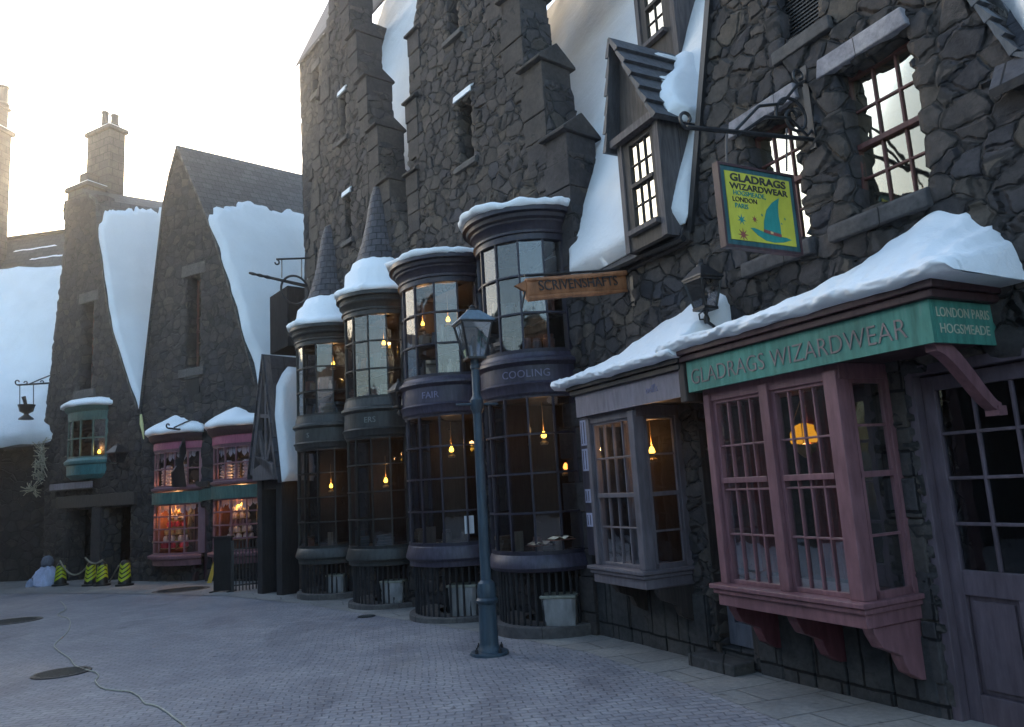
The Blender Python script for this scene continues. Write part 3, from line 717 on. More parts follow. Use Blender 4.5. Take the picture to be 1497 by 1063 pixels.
flat_text('LONDON PARIS',.085,(-.743,.34,2.435),(0,-1,0),(0,0,1),fs,m_sidel,ext=.0015,sx=.86)
flat_text('HOGSMEADE',.085,(-.743,.34,2.335),(0,-1,0),(0,0,1),fs,m_sidel,ext=.0015,sx=.98)
snow_mound('canopy_snow',cp,-.98,1.72,.74,2.635,[(1.72,.12),(1.45,.17),(1.1,.24),(.7,.28),(.3,.38),(0,.48),(-.25,.60),(-.5,.64),(-.66,.58),(-.8,.42),(-.92,.26),(-.98,.14)],.11,seed=1)
# scroll bracket of the canopy
def scroll_bracket(parent,u,th,w1,z1,w0,z0,mat,name='bracket',thick=.05):
    P=[]; n=14
    for i in range(n+1):
        t=i/n; w_=w1+(w0-w1)*t; z_=z1+(z0-z1)*t; b=.05*math.sin(2*PI*t); P.append((w_+b*.5,z_+b*.9))
    top=[(a,b+thick*(.55+.6*math.sin(PI*min(1,i/n*1.1)))) for i,(a,b) in enumerate(P)]
    poly=P+top[::-1]; m=MB()
    for i in range(n): m.prism([P[i],P[i+1],top[i+1],top[i]],u,u+th,axis=0)
    m.lathe([(0,-th*.6),(thick*.8,-th*.6),(thick*.8,th*.6),(0,th*.6)],14,c=(0,0,0)) if False else None
    m.box(u-.01,u+th+.01,w0-.03,w0+.05,z0-.02,z0+.04)
    return m.build(name,mat,parent)
scroll_bracket(cp,-.70,.07,.58,2.235,.02,1.86,m_pink,thick=.11)
# ---- grey bay
gb=box_bay(bA,'bay_window',2.38,3.27,.56,.72,2.23,m_grey,[(2.39,2.48,.03),(3.20,3.26,.02)],(4,),.09,1.42,1)
for u in (2.40,3.12): corbel(gb,u,u+.08,.545,.46,.34,m_wood)
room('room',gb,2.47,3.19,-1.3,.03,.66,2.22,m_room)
slab(gb,2.40,3.25,.54,.58,-.3,.5,'window_board',m_grey,0)
cp2,fs2=canopy(bA,'canopy',1.60,3.34,.62,2.255,2.49,m_greyl,m_iron,0)
m_swirl=m_letv
snow_mound('canopy_snow',cp2,1.50,3.62,.74,2.585,[(3.62,.12),(3.3,.28),(2.9,.44),(2.4,.60),(1.95,.70),(1.7,.72),(1.5,.6)],.11,seed=6)
slab(cp2,1.50,1.58,2.2,2.56,0,.66,'pilaster_cap',m_wood)
scroll_bracket(cp2,1.60,.04,.40,2.20,.02,1.92,m_grey,thick=.03)
# faint worn script on the grey fascia: scratched strokes only where the photo shows marks
flat_text('nell\'s',.10,(2.0,.633,2.35),(-1,0,0),(0,0,1),fs2,m_letv,sx=.9)
# ---- doors
def panel_door(parent,u0,u1,z0,z1,w,zg,mat,cols,rows,glass=True,label=None):
    m=MB(); d=.05; st=.09
    m.box(u0,u0+st,w,w+d,z0,z1); m.box(u1-st,u1,w,w+d,z0,z1); m.box(u0+st,u1-st,w,w+d,z1-.1,z1); m.box(u0+st,u1-st,w,w+d,z0,z0+.2); m.box(u0+st,u1-st,w,w+d,zg-.16,zg)
    mid=(u0+u1)/2; m.box(mid-.035,mid+.035,w,w+d,z0+.2,zg-.16); m.box(u0+st,u1-st,w+.0,w+.015,z0+.2,zg-.16)
    for a,b in ((u0+st+.035,mid-.07),(mid+.07,u1-st-.035)): m.box(a,b,w+.015,w+.036,z0+.235,zg-.195)
    for k in range(1,cols): x=u0+st+(u1-u0-2*st)*k/cols; m.box(x-.011,x+.011,w+.01,w+.04,zg,z1-.1)
    for k in range(1,rows): z=zg+(z1-.1-zg)*k/rows; m.box(u0+st,u1-st,w+.008,w+.038,z-.011,z+.011)
    p=m.build('door',mat,parent,bevel=.005)
    MB().add([(u0+st,w+.02,zg),(u1-st,w+.02,zg),(u1-st,w+.02,z1-.1),(u0+st,w+.02,z1-.1)],[(0,1,2,3)]).build('pane',m_glassd,p,fix=False)
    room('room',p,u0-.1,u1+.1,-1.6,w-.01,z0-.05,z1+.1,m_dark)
    if label: p['label']=label
    return p
d1=panel_door(bA,-1.06,-.14,-.12,2.16,-.10,.86,m_door,3,4)
MB().tube([(-.90,-.05,.98),(-.90,.0,.98),(-.90,.0,1.08)],.014,6).build('handle',m_brass,d1)
f=MB(); f.box(-.14,-.075,-.16,.03,-.2,2.24); f.box(-1.14,-1.065,-.16,.03,-.2,2.24); f.box(-1.14,-.075,-.16,.03,2.17,2.24); f.build('door_frame',m_door,bA,bevel=.006)
d2=panel_door(bA,1.70,2.11,.02,2.12,-.14,.92,m_gdoor,2,4)
f=MB(); f.box(2.12,2.17,-.2,.03,-.2,2.2); f.box(1.62,1.69,-.2,.03,-.2,2.2); f.build('door_frame',m_wood,bA,bevel=.006)
slab(bA,1.62,2.2,-.4,.01,-.2,.0,'threshold',m_plinth,.01)
MB().box(1.66,2.26,.058,.30,-.4,-.03).build('door_step',m_plinth,bA,bevel=.015)
# side pilasters between bays (dark timber)
slab(bA,1.46,1.58,.42,2.25,.0,.05,'pilaster',m_wood)
slab(bA,3.34,3.42,.42,2.25,.0,.05,'pilaster',m_ind)
# =====================================================================
# ROW B: two crow-stepped stone gables with four round bays
# =====================================================================
def crow_step(parent,ui,uo,z0,z1,w0=-.46,w1=.05,cap=.30,name='crow_step'):
    m=MB(); a,b=min(ui,uo),max(ui,uo); n=max(1,int(round((z1-z0)/.36))); hh=(z1-z0)/n
    for k in range(n):
        j=.012*((k*7)%3); m.box(a-j,b+j,w0-j,w1+j,z0+k*hh+.004,z0+(k+1)*hh-.004)
    wm=(w0+w1)/2; m.prism([(w0-.07,z1),(w1+.08,z1),(w1+.08,z1+.04),(wm,z1+cap),(w0-.07,z1+.04)],a-.05,b+.05,axis=0)
    return m.build(name,m_ashp,parent,bevel=.012)
m_ashp=blocks('ashlar_pier',3.0,3.0,(.048,.045,.048),(.068,.061,.056),.012,.001)
def ub(x,y,w=-.46): return FB.pix(x,y,w)
b3=fthing('shop_building','tall crow stepped stone gable house with two indigo round bay windows','building',FB,1.0,-.2)
R3=[ub(870,205),ub(833,103),ub(799,2)]
R3+= [(R3[-1][0]+.36,R3[-1][1]+1.25),(R3[-1][0]+.75,R3[-1][1]+2.5)]
out3=[(-.86,-.8),(-.86,3.0),(-1.14,3.9),(R3[0][0]+.02,R3[0][1]-.9)]
rz=[p[1] for p in R3]; ru=[p[0] for p in R3]
for u,z in R3: out3+=[(u+.02,z-.3),(u+.30,z-.1)]
out3+=[(.75,rz[-1]+1.5)]
L3=[FB.pix(593,350),FB.pix(597,250),FB.pix(597,147),FB.pix(598,50)]
L3u=[2.98,2.95,2.86,2.66]; L3z=[5.75,FB.pix(597,252)[1],FB.pix(597,147)[1],FB.pix(598,52)[1]]
out3+=[(1.9,11.6),(2.3,L3z[3]+.6),(2.55,L3z[3]),(2.66,L3z[3]-.5),(2.75,L3z[2]),(2.88,L3z[1]),(2.98,5.6),(2.96,-.8)]
def bayhole(u,h,z0,z1): return rect(u-h,u+h,z0,z1)
BY={ # u, radius, left-edge pixel x at sill
 4:(-.11,.69,717),3:(1.85,.74,595),2:(4.0,.68,505),1:(6.15,.70,430)}
def zpix(u,r,x,y):
    c=FB.pt(u,0,0); h=Vector((c.x,c.y,0)); L=math.sqrt(max(.01,h.length_squared-r*r)); d=ray(x,y); return EYE+d.z*L/math.hypot(d.x,d.y)
def bh(k,x0,x1,y0,y1,yu0,yu1):
    u,r,_=BY[k]; return [rect(u-r*.98,u+r*.98,zpix(u,r,x0,y0)-.08,zpix(u,r,x0,y1)+.08),rect(u-r*.98,u+r*.98,zpix(u,r,x1,yu0)-.04,zpix(u,r,x1,yu1)+.08)]
HL=bh(4,721,703,806,590,530,376)+bh(3,597,590,795,614,560,430)
HL2=bh(2,505,500,800,644,588,470)+bh(1,432,429,800,660,612,510)
w3a=(.98,1.36,6.42,7.42); w3b=(1.18,1.52,8.62,9.8)
wall('wall',out3,[rect(*w3a),rect(*w3b),]+HL,.05,m_rubB,b3,.46)
b2=fthing('shop_building','narrow crow stepped stone gable house with two green black round bay windows','building',FB,5.5,-.2)
R2=[ub(606,270),ub(588,193),ub(571,122),ub(556,58),(ub(556,58)[0]+.33,ub(556,58)[1]+1.15),(ub(556,58)[0]+.7,ub(556,58)[1]+2.4)]
out2=[(2.99,-.8),(2.99,5.6)]
for u,z in R2: out2+=[(max(3.0,u+.02),z-.3),(u+.3,z-.1)]
out2+=[(5.2,14.2),(5.72,12.5),(5.87,12),(6.29,10.6),(6.93,8.2),(7.17,6.73),(7.45,5.84),(7.9,3.5),(8.0,-.8)]
w2a=(5.24,5.50,8.60,9.50); w2b=(5.12,5.40,6.45,7.32)
wall('wall',out2,[rect(*w2a),rect(*w2b),]+HL2,.055,m_rubB,b2,.46)
for (u0,u1,z0,z1),P in ((w3a,b3),(w3b,b3),(w2a,b2),(w2b,b2)):
    m=MB(); m.box(u0-.02,u0+.05,-.30,-.25,z0,z1); m.box(u1-.05,u1+.02,-.30,-.25,z0,z1); m.box(u0,u1,-.30,-.26,z0,z0+.05); m.box(u0,u1,-.30,-.26,z1-.05,z1)
    p=m.build('window',m_dark,P); MB().add([(u0,-.28,z0),(u1,-.28,z0),(u1,-.28,z1),(u0,-.28,z1)],[(0,1,2,3)]).build('pane',m_glassd,p,fix=False)
    room('reveal',p,u0-.05,u1+.05,-.8,-.31,z0-.05,z1+.05,m_dark)
    m=MB(); m.prism([(u0-.10,z1),(u1+.10,z1),(u1+.06,z1+.15),(u0-.06,z1+.15)],-.1,.06); ll=m.build('lintel',m_sill,P,bevel=.01)
    c=MB(); c.prism([(-.08,z1+.152),(.075,z1+.10),(.075,z1+.02),(.10,z1+.02),(.085,z1+.12),(-.02,z1+.19)],u0-.07,u1+.02,axis=0); c.build('frost',m_snow,ll)
    m=MB(); m.prism([(-.2,z0-.12),(.10,z0-.12),(.10,z0-.05),(.06,z0),(-.2,z0)],u0-.1,u1+.1,axis=0); m.build('window_sill',m_sill,P,bevel=.01)
for k,(u,z) in enumerate(R3):
    crow_step(b3,u,u+.42,z-1.45,z)
    m=MB()
for k in range(len(R2)):
    u,z=R2[k]; crow_step(b2,u,u+.36,z-1.15,z,cap=.27)
for k in range(1,4):
    u=[0,2.93,2.86,2.70][k]; crow_step(b3,u-.34,u,L3z[k]-1.15,L3z[k]-.12,cap=.26)
# lower quoins
def quoin_col(parent,u0,u1,z0,z1,seed=1):
    m=MB(); z=z0; k=0
    while z<z1-.1:
        h=.28+.14*(((k+seed)*53)%7)/6; h=min(h,z1-z); e=.10*(k%2)
        uu=lambda zz:u0+(u1-u0)*((zz-z0)/(z1-z0)); m.box(uu(z)-.02,uu(z)+.30+e,-.48,.05+.008*(k%3),z+.004,z+h-.004); z+=h;k+=1
    return m.build('quoins',m_ashp,parent,bevel=.014)
quoin_col(b3,-.92,-.92,-.6,3.0); quoin_col(b3,-1.12,R3[0][0],3.9,R3[0][1]-1.4,2)
def quoin_left(parent,pts,z0,z1):
    m=MB(); z=z0;k=0
    while z<z1:
        h=.30+.12*((k*31)%5)/4; u=interp([(b,a) for a,b in pts],z+h/2); e=.14*(k%2); m.box(u-.28-e,u+.03,-.48,.05+.008*(k%3),z+.004,z+h-.004); z+=h;k+=1
    return m.build('quoins',m_ashp,parent,bevel=.014)
quoin_left(b2,[(5.87,12),(6.29,10.6),(6.93,8.2),(7.17,6.73),(7.45,5.84),(7.9,3.5),(8.0,-.8)],-.6,12.2)
# small side dashes of coping on the left edge of b2
for z,u in ((6.8,7.2),(8.3,6.95),(10.0,6.5)):
    MB().prism([(u-.1,z),(u+.13,z),(u-.05,z+.22),(u-.1,z+.22)],-.5,.09).build('coping',m_ashp,b2,bevel=.01)
# snowy roofs between and behind
mG=slope_map(-.6,5.4,-4.35,18.5)
slope_sheet('roof',b2,2.2,9.9,(-.6,5.36),(-4.35,18.46),m_slateb)
snow_patch('roof_snow',wobble([(2.2,.05),(9.8,.05),(9.8,12.5),(7.6,12.3),(7.2,9.6),(6.6,8.7),(5.8,8.2),(5.3,8.6),(2.2,8.7)],.12,.12,5,5),mG,m_snow2,b2,.14,.12,.1,.25,4)
slope_sheet('roof',b3,-1.0,2.4,(-.6,9.0),(-2.6,14.4),m_slateb)
slope_sheet('roof',b2,4.2,5.9,(-.6,11.5),(-2.2,15.0),m_slateb)
MB().box(-.8,2.9,-3.6,-1.75,-.5,5.2).build('rear_block',m_dark,b3)
MB().box(3.05,7.6,-3.6,-1.75,-.5,5.2).build('rear_block',m_dark,b2)
# ---- round bays
def round_bay(k,parent,px,mat,matl,text,tmat,snow,cone,cols=7,rows=(3,4),tcen=None,tsize=.13):
    u,r,_=BY[k]; A=Arc(u,r,r)
    Z={n:zpix(u,r,*p) for n,p in px.items()}
    up0,up1=Z['u0'],Z['u1']; lo0,lo1=Z['l0'],Z['l1']
    m=MB()
    # mid band between the two storeys
    A.strip(m,[(-.12,lo1-.02),(.02,lo1),(.05,lo1+.03),(.06,Z['m0']),(.085,Z['m0']+.03),(.05,Z['m0']+.06)],40)
    A.strip(m,[(.05,Z['m0']+.061),(.045,Z['m1']-.02)],40)
    A.strip(m,[(.045,Z['m1']-.019),(.07,Z['m1']),(.10,Z['m1']+.025),(.095,Z['m1']+.06),(.05,Z['m1']+.09),(.03,up0-.02),(-.06,up0+.0)],40)
    body=m.build('bay_window',matl,parent)
    c=MB(); zc=up1; H=Z['c1']-up1; ov=snow['ov']
    A.strip(c,[(-.10,zc-.03),(.03,zc-.02),(.03,zc+H*.14),(.055,zc+H*.17),(.055,zc+H*.24),(.03,zc+H*.27),(.05,zc+H*.46),(.085,zc+H*.54),(.09,zc+H*.60),(ov-.06,zc+H*.66),(ov-.05,zc+H*.78),(ov,zc+H*.82),(ov,zc+H),(ov-.1,zc+H+.02),(-r+.01,zc+H+.03)],44)
    c.build('cornice',mat,body)
    s=MB(); zs=Z['s']; sb=Z['d']
    A.strip(s,[(-.35,lo0-.015),(.0,lo0-.005),(.03,lo0-.03),(.065,zs),(.07,zs-.035),(.04,zs-.07),(.02,zs-.075),(.015,sb),(-.05,sb-.01),(-.3,sb-.01)],44)
    s.build('bay_sill',matl,body)
    bow_window(A,body,lo0,lo1,cols,rows[1],mat,m_glass); bow_window(A,body,up0,up1,cols,rows[0],mat,m_glass)
    f=MB(); A.strip(f,[(-r+.03,lo0+.0),(-.06,lo0+.0)],30); f.build('window_board',m_wood,body)
    f=MB(); A.strip(f,[(-r+.03,up0+.01),(-.06,up0+.01)],30); f.build('floor',m_wood,body)
    f=MB(); A.strip(f,[(-r+.03,lo1+.03),(-.06,lo1+.03)],30); f.build('ceiling',m_wood,body)
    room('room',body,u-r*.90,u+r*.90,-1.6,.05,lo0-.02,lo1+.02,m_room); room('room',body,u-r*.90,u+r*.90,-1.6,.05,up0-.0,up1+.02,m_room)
    # plinth and area railing under the bay
    gp=gz(FB.pt(u,r,0).y); p=MB(); zp=Z['p']
    A.strip(p,[(-.35,gp-.15),(.05,gp-.15),(.05,zp-.01),(.04,zp),(-.35,zp)],44); p.build('plinth',m_sill,body)
    rl=MB(); n=24
    for i in range(n):
        a=A.a0+(A.a1-A.a0)*(i+.5)/n
        if a<A.a0+.95: continue
        q0=A.p(a,-.05); q1=A.p(a,-.05); rl.tube([(q0[0],q0[1],zp-.01),(q1[0],q1[1],sb)],.017,6)
    rl.build('railing',m_iron,body)
    bk=MB(); bk.lathe([(r*.55,zp-.02),(r*.55,sb)],20,1.9,PI,(u,0,0)); bk.build('drum',m_dark,body)
    if text: curved_text(text[0],tsize,r+.048,(u,0),(Z['m0']+Z['m1'])/2+.02,text[1],body,tmat,space=1.05)
    # snow on top
    top=zc+H+.02
    def jit(a,j,rr,z): 
        n_=mnoise.noise(Vector((math.cos(a)*2.6+k*5,math.sin(a)*2.6,z*2)))+.6*mnoise.noise(Vector((math.cos(a)*7,math.sin(a)*7,z*4+k))); kk=.35 if (cone and rr<R_-.05) else 1; return (n_*.05*min(1,rr*2)*kk,n_*.035*kk)
    sm=MB(); h=snow['h']; R_=r+ov
    if cone:
        hs=snow['hs']; prof=[(R_-.03,top-.03),(R_+.02,top-.01),(R_+.03,top+.05),(R_-.02,top+.10),(R_-.14,top+.16),(R_*.80,top+.30*hs/.5),(R_*.70,top+hs*.72),(R_*.64,top+hs*.92),(R_*.55,top+hs)]
        sm.lathe(prof,56,-.15,PI+.15,(u,0,0),True,jit)
    else:
        prof=[(R_-.05,top-.045),(R_+.015,top-.03),(R_+.04,top+.03),(R_+.01,top+h*.6),(R_-.08,top+h*.95),(R_*.7,top+h*1.1),(R_*.3,top+h*1.2),(.0,top+h*1.25)]
        sm.lathe(prof,56,-.12,PI+.12,(u,0,0),True,jit)
    sm.build('snow_cap',m_snow,body,fix=True)
    if cone:
        hc=cone; lathe_uv('cone_roof',[(R_*.66,top+snow['hs']-.14),(R_*.56,top+snow['hs']+.04),(R_*.43,top+snow['hs']+hc*.25),(R_*.33,top+snow['hs']+hc*.5),(R_*.24,top+snow['hs']+hc*.78),(R_*.15,top+snow['hs']+hc*.95),(.01,top+snow['hs']+hc)],32,(u,0,0),m_slate,body,-.1,PI+.1)
    return A,Z
A4,Z4=round_bay(4,b3,dict(u1=(699,376),u0=(706,530),c1=(668,338),m1=(707,548),m0=(712,578),l1=(721,590),l0=(721,806),s=(716,822),d=(718,832),p=(720,906)),m_ind,m_indl,('COOLING',2.25),m_letv,dict(ov=.19,h=.10),None)
A3,Z3=round_bay(3,b3,dict(u1=(588,430),u0=(590,560),c1=(566,396),m1=(585,574),m0=(589,604),l1=(598,614),l0=(597,795),s=(593,811),d=(595,826),p=(595,896)),m_ind,m_indl,('FAIR',2.1),m_letv,dict(ov=.18,h=.09),None)
A2,Z2=round_bay(2,b2,dict(u1=(500,470),u0=(500,588),c1=(485,440),m1=(493,608),m0=(495,636),l1=(506,644),l0=(505,800),s=(503,814),d=(505,826),p=(506,880)),m_blk,m_blkl,('ERS',2.25),m_letg,dict(ov=.14,h=.10,hs=.66),1.5)
A1,Z1=round_bay(1,b2,dict(u1=(428,510),u0=(429,612),c1=(414,484),m1=(420,630),m0=(423,654),l1=(431,660),l0=(432,800),s=(430,812),d=(431,824),p=(432,866)),m_blk,m_blkl,('S',2.0),m_letg,dict(ov=.14,h=.10,hs=.62),1.6)
# far turret left of the crow stepped gable
c0=FB.pix(440,180,-1.6); c1_=FB.pix(486,180,-1.6)
tw=fthing('stone_tower','hazy distant stone tower with steep slate roof behind the narrow crow stepped gable','tower',FB,(c0[0]+c1_[0])/2,-2.4)
uL=FB.pix(440,100,-1.6)[0]; uLb=FB.pix(452,258,-1.6)[0]; zE=FB.pix(438,95,-1.6)[1]; uR=FB.pix(500,60,-1.6)[0]
twin=[FB.pix(460,105,-1.6),FB.pix(468,132,-1.6)]
wn=(min(twin[0][0],twin[1][0]),max(twin[0][0],twin[1][0]),twin[1][1],twin[0][1])
wall('wall',[(uR,-.5),(uR,zE),(uL+.02,zE),(uLb+.05,-.5)],[rect(*wn)],.12,m_rubC,tw,1.4,w0=-1.6)
MB().box(wn[0],wn[1],-1.8,-1.75,wn[2],wn[3]).build('window',m_dark,tw)
MB().box(wn[0]-.1,wn[1]+.1,-1.7,-1.54,wn[3],wn[3]+.2).build('lintel',m_sill,tw); MB().box(wn[0]-.1,wn[1]+.1,-1.7,-1.5,wn[2]-.15,wn[2]).build('window_sill',m_sill,tw)
uA=FB.pix(481,0,-2.2)[0]; zA=FB.pix(481,0,-2.2)[1]
g_=[[(uL+.12,-1.5,zE-.02),(uL*.45+uA*.55-.05,-1.85,zE*.45+zA*.55-.05),(uA,-2.2,zA),(uA-.35,-2.5,zA+2)],[(uR-.5,-1.5,zE-.02),(uR-.4,-1.85,zE*.45+zA*.55-.05),(uR-.3,-2.2,zA),(uA-.45,-2.5,zA+2)]]
sheet('roof',g_,m_slateb,tw,thick=.1)
m_orl=paint('oriel_wood',(.02,.02,.022),.95,.3,spec=.05)
# side dormer / dark hoist box on the far corner
bx=[FB.pix(419,437,-.1),FB.pix(420,520,-.1),FB.pix(446,437,-.1)]
MB().box(min(bx[2][0],bx[0][0]),bx[0][0],-.5,.3,bx[1][1],bx[0][1]).build('timber_oriel',m_orl,b2,bevel=.02)
# =====================================================================
# FAR SIDE: narrow gables C1, C2, long roof D, chimney stack, alley porch E
# =====================================================================
def backp(F,p0,az,px):
    """second ridge end: vertical plane through p0 heading az meets the sight line of px"""
    P0=F.pt(p0[0],p0[1],0); G=Frame((P0.x,P0.y),az); uu,zz=G.pix(*px); q=P0+G.d*uu; r=q-F.P; return (r.dot(F.d),r.dot(F.n),zz)
c2=fthing('stone_house','steep stone gable house with two pink bow window shops and a snowy slate roof','building',FC,2.5,-.2)
o2=[(-.04,-.8),(-.04,2.1),(.30,3.05),(.95,4.45),(1.75,6.7),(2.52,8.65),(2.98,9.62),(3.5,10.6),(4.03,11.6),(4.35,10.8),(4.58,10.0),(5.42,4.15),(5.28,1.5),(5.2,-.8)]
w=(3.02,3.60,5.12,7.70)
wall('wall',o2,[rect(*w),rect(3.42,4.85,.15,1.66),rect(.95,2.60,.15,1.66),rect(2.75,3.2,-.5,1.5)],.09,m_rubC,c2,.5)
def upw(W,parent,sp):
    p=sash(None,'window',parent,W[0],W[1],W[2],W[3],-.32,2,7,m_sash,m_glassu,fr=.07,mt=.03,split=sp)
    lintel(parent,W[0]-.2,W[1]+.2,W[3],W[3]+.32,.06,mat=m_sill); slab(parent,W[0]-.2,W[1]+.2,W[2]-.22,W[2],-.2,.12,'window_sill',m_sill)
upw(w,c2,6.2)
slab(c2,3.05,3.55,4.3,4.85,-.1,.05,'blocked_opening',m_dark); slab(c2,3.0,3.6,4.85,4.98,-.1,.09,'lintel',m_sill)
def gable_roof(name,parent,F,verge,az,px,mat,snow=None,snowmat_=None,seed=0,ov=.25,thick=.12,t0=.35,scal=None):
    """verge: front curve (u,z) from apex down; swept backwards to the ridge end seen at px"""
    e=backp(F,(verge[0][0],0),az,px); v=Vector((e[0]-verge[0][0],e[1],e[2]-verge[0][1])); n=9
    V=[]
    for (a,b) in zip(verge,verge[1:]):
        for k in range(4): V.append((a[0]+(b[0]-a[0])*k/4,a[1]+(b[1]-a[1])*k/4))
    V.append(verge[-1]); f=lambda s,t:Vector((interpV(V,t)[0],.12,interpV(V,t)[1]+.03))+v*s
    m=len(V)-1
    grid=[[tuple(Vector((V[j][0],ov*.4,V[j][1]+.04))+v*(i/n)*1.25) for j in range(m+1)] for i in range(n+1)]
    r_=sheet(name,grid,mat,parent,thick=.1)
    if snow:
        def mp(s,t,h):
            j=min(m-1,max(0,int(t*m))); ft=t*m-j; a=V[j];b=V[j+1]; p=Vector((a[0]+(b[0]-a[0])*ft,ov*.4,a[1]+(b[1]-a[1])*ft+.04))+v*s
            d=Vector((b[0]-a[0],0,b[1]-a[1])).normalized(); nn=Vector((-d.z,0,d.x)); nn=-nn if nn.z<0 else nn
            nn=(d.cross(v.normalized())); nn=-nn if nn.z<0 else nn; nn.normalize()
            return tuple(p+nn*(h*1.0+.03))
        o=snow_patch('roof_snow',snow,mp,snowmat_ or m_snow2,parent,thick,.022,.03,.2,seed)
    return r_
def interpV(V,t):
    m=len(V)-1; j=min(m-1,max(0,int(t*m))); f=t*m-j; return (V[j][0]+(V[j+1][0]-V[j][0])*f,V[j][1]+(V[j+1][1]-V[j][1])*f)
def tooth(pts,amp,seed,step=.02):
    P=resample(pts,step); return [(x+amp*.6*mnoise.noise(Vector((x*14+seed,y*14,0))),y+amp*mnoise.noise(Vector((x*22,y*9+seed,5)))) for x,y in P]
vg2=[(4.03,11.62),(3.5,10.62),(2.98,9.64),(2.52,8.68),(1.75,6.72),(.95,4.48),(.30,3.05)]
gable_roof('roof',c2,FC,vg2,38,(460,262),m_slatef,tooth([(.01,.44),(.1,.35),(.32,.28),(.5,.31),(.7,.29),(1.2,.33),(1.2,1.0),(.012,1.0)],.045,3),thick=.16)
gable_roof('roof',c2,FC,[(4.05,11.6),(4.37,10.8),(4.6,10.0),(5.44,4.15)],38,(460,262),m_slatef)
quoin_left(c2,[(4.58,10),(5.42,4.15),(5.28,1.5),(5.2,-.8)],-.6,9.6) if False else None
slab(c2,-.05,2.6,-.8,.15,-.05,.06,'plinth',m_plinth) if False else None
# pink bow shops
def bow_shop(parent,u0,u1,b,Z,fmat,band,cols,label=None,side='near'):
    A=Arc((u0+u1)/2,(u1-u0)/2,b)
    m=MB(); A.strip(m,[(-.1,Z['u1']-.02),(.03,Z['u1']),(.04,Z['u1']+.05)],20); sm_=MB(); A.strip(sm_,[(.0,Z['us']-.10),(.09,Z['us']-.05),(.10,Z['us']),(.0,Z['us']+.04)],20)
    sn_=MB(); A.strip(sn_,[(-.3,Z['ls']-.28),(.02,Z['ls']-.26),(.04,Z['ls']-.12),(.14,Z['ls']-.08),(.15,Z['ls']-.02),(.0,Z['ls']+.02),(-.1,Z['ls']+.02)],20)
    body=m.build('bow_window',fmat,parent); sm_.build('upper_sill',fmat,body); sn_.build('lower_sill',fmat,body)
    f=MB(); A.strip(f,[(-.05,Z['u1']+.05),(.05,Z['u1']+.05),(.05,Z['b1']),(-.05,Z['b1'])],20); f.build('fascia',band,body)
    c=MB(); A.strip(c,[(-.2,Z['b1']),(.08,Z['b1']),(.16,Z['b1']+.10),(.18,Z['b1']+.20),(-.3,Z['b1']+.22)],20); c.build('cornice',m_maroon,body)
    bow_window(A,body,Z['us']+.03,Z['u1'],cols,2,fmat,m_glassd,pil=.07,mt=.035); 
    bow_window(A,body,Z['ls']+.02,Z['l1'],cols-1,4,fmat,m_glassd,pil=.08,mt=.035)
    s=MB(); R_=A.R+.24
    def jit(a,j,rr,z): nn=mnoise.noise(Vector((math.cos(a)*3+u0,math.sin(a)*3,z*2))); return (nn*.06,nn*.05)
    zt=Z['b1']+.2
    a0,a1=A.a0-.03,A.a1+.03; n=30; prof=[(0,0),(.04,.05),(.03,.13),(-.05,.20)]
    vs=[];fs=[]
    for i in range(n+1):
        a=a0+(a1-a0)*i/n; row=[A.p(a,.20+dr+jit(a,0,0,0)[0],zt+dz+jit(a,0,0,0)[1]) for dr,dz in prof]
        x,y,z=row[-1]; t=i/n; pk=.24*math.exp(-((t-.42)/.28)**2)+.1
        for q in (.35,.7,1): row.append((x+(A.u-x)*q*.25,max(0.02,y*(1-q)),z+pk*q**.8))
        vs+=row
    k=len(prof)+3
    for i in range(n):
        for j in range(k-1): fs.append((i*k+j,(i+1)*k+j,(i+1)*k+j+1,i*k+j+1))
    fs.append(tuple(j for j in range(k))); fs.append(tuple(n*k+j for j in range(k-1,-1,-1))); fs.append(tuple(i*k for i in range(n,-1,-1)))
    s.add(vs,fs,True); s.build('snow_cap',m_snow,body)
    room('room',body,u0+.14,u1-.14,-.9,.06,Z['ls']-.0,Z['l1']+.02,m_redroom); room('room',body,u0-.1,u1+.1,-1.2,.0,Z['us']-.05,Z['u1']+.05,m_dark)
    return A
m_redroom=paint('red_room',(.26,.09,.055),.8,.3); m_lace=paint('lace',(.62,.56,.60),.8,.2)
zc=lambda x,y,w=.3:FC.pix(x,y,w)[1]
ZP1=dict(b1=zc(222,650),u1=zc(222,663),us=zc(222,716),l1=zc(227,738),ls=zc(228,812))
ZP2=dict(b1=zc(305,640),u1=zc(306,655),us=zc(308,706),l1=zc(312,730),ls=zc(316,808))
uP=[FC.pix(x,720,.15)[0] for x in (221,288,307,379)]
AP1=bow_shop(c2,uP[1],uP[0],.42,ZP1,m_pinkf:=paint('pink_far',(.18,.085,.10),.45,.2),m_rose,6); AP2=bow_shop(c2,uP[3],uP[2],.42,ZP2,m_pinkf,m_rose,6)
for A,Z in ((AP1,ZP1),(AP2,ZP2)):
    f=MB(); A.strip(f,[(.01,Z['l1']),(.07,Z['l1']),(.07,Z['us']-.10),(.01,Z['us']-.10)],20); f.build('shop_fascia',m_mgreen,c2)
m=MB(); m.prism([(uP[1]+.0,ZP1['l1']+.02),(uP[2]-.0,ZP2['l1']),(uP[2],ZP2['us']-.12),(uP[1],ZP1['us']-.1)],-.02,.10); m.build('shop_fascia',m_mgreen,c2)
slab(c2,2.66,2.78,-.4,1.5,-.1,.04,'pilaster',m_maroon); slab(c2,3.16,3.24,-.4,1.5,-.1,.04,'pilaster',m_maroon); slab(c2,2.78,3.16,-.35,1.45,-.3,-.24,'door',paint('plum_door',(.09,.03,.05),.5,.3))
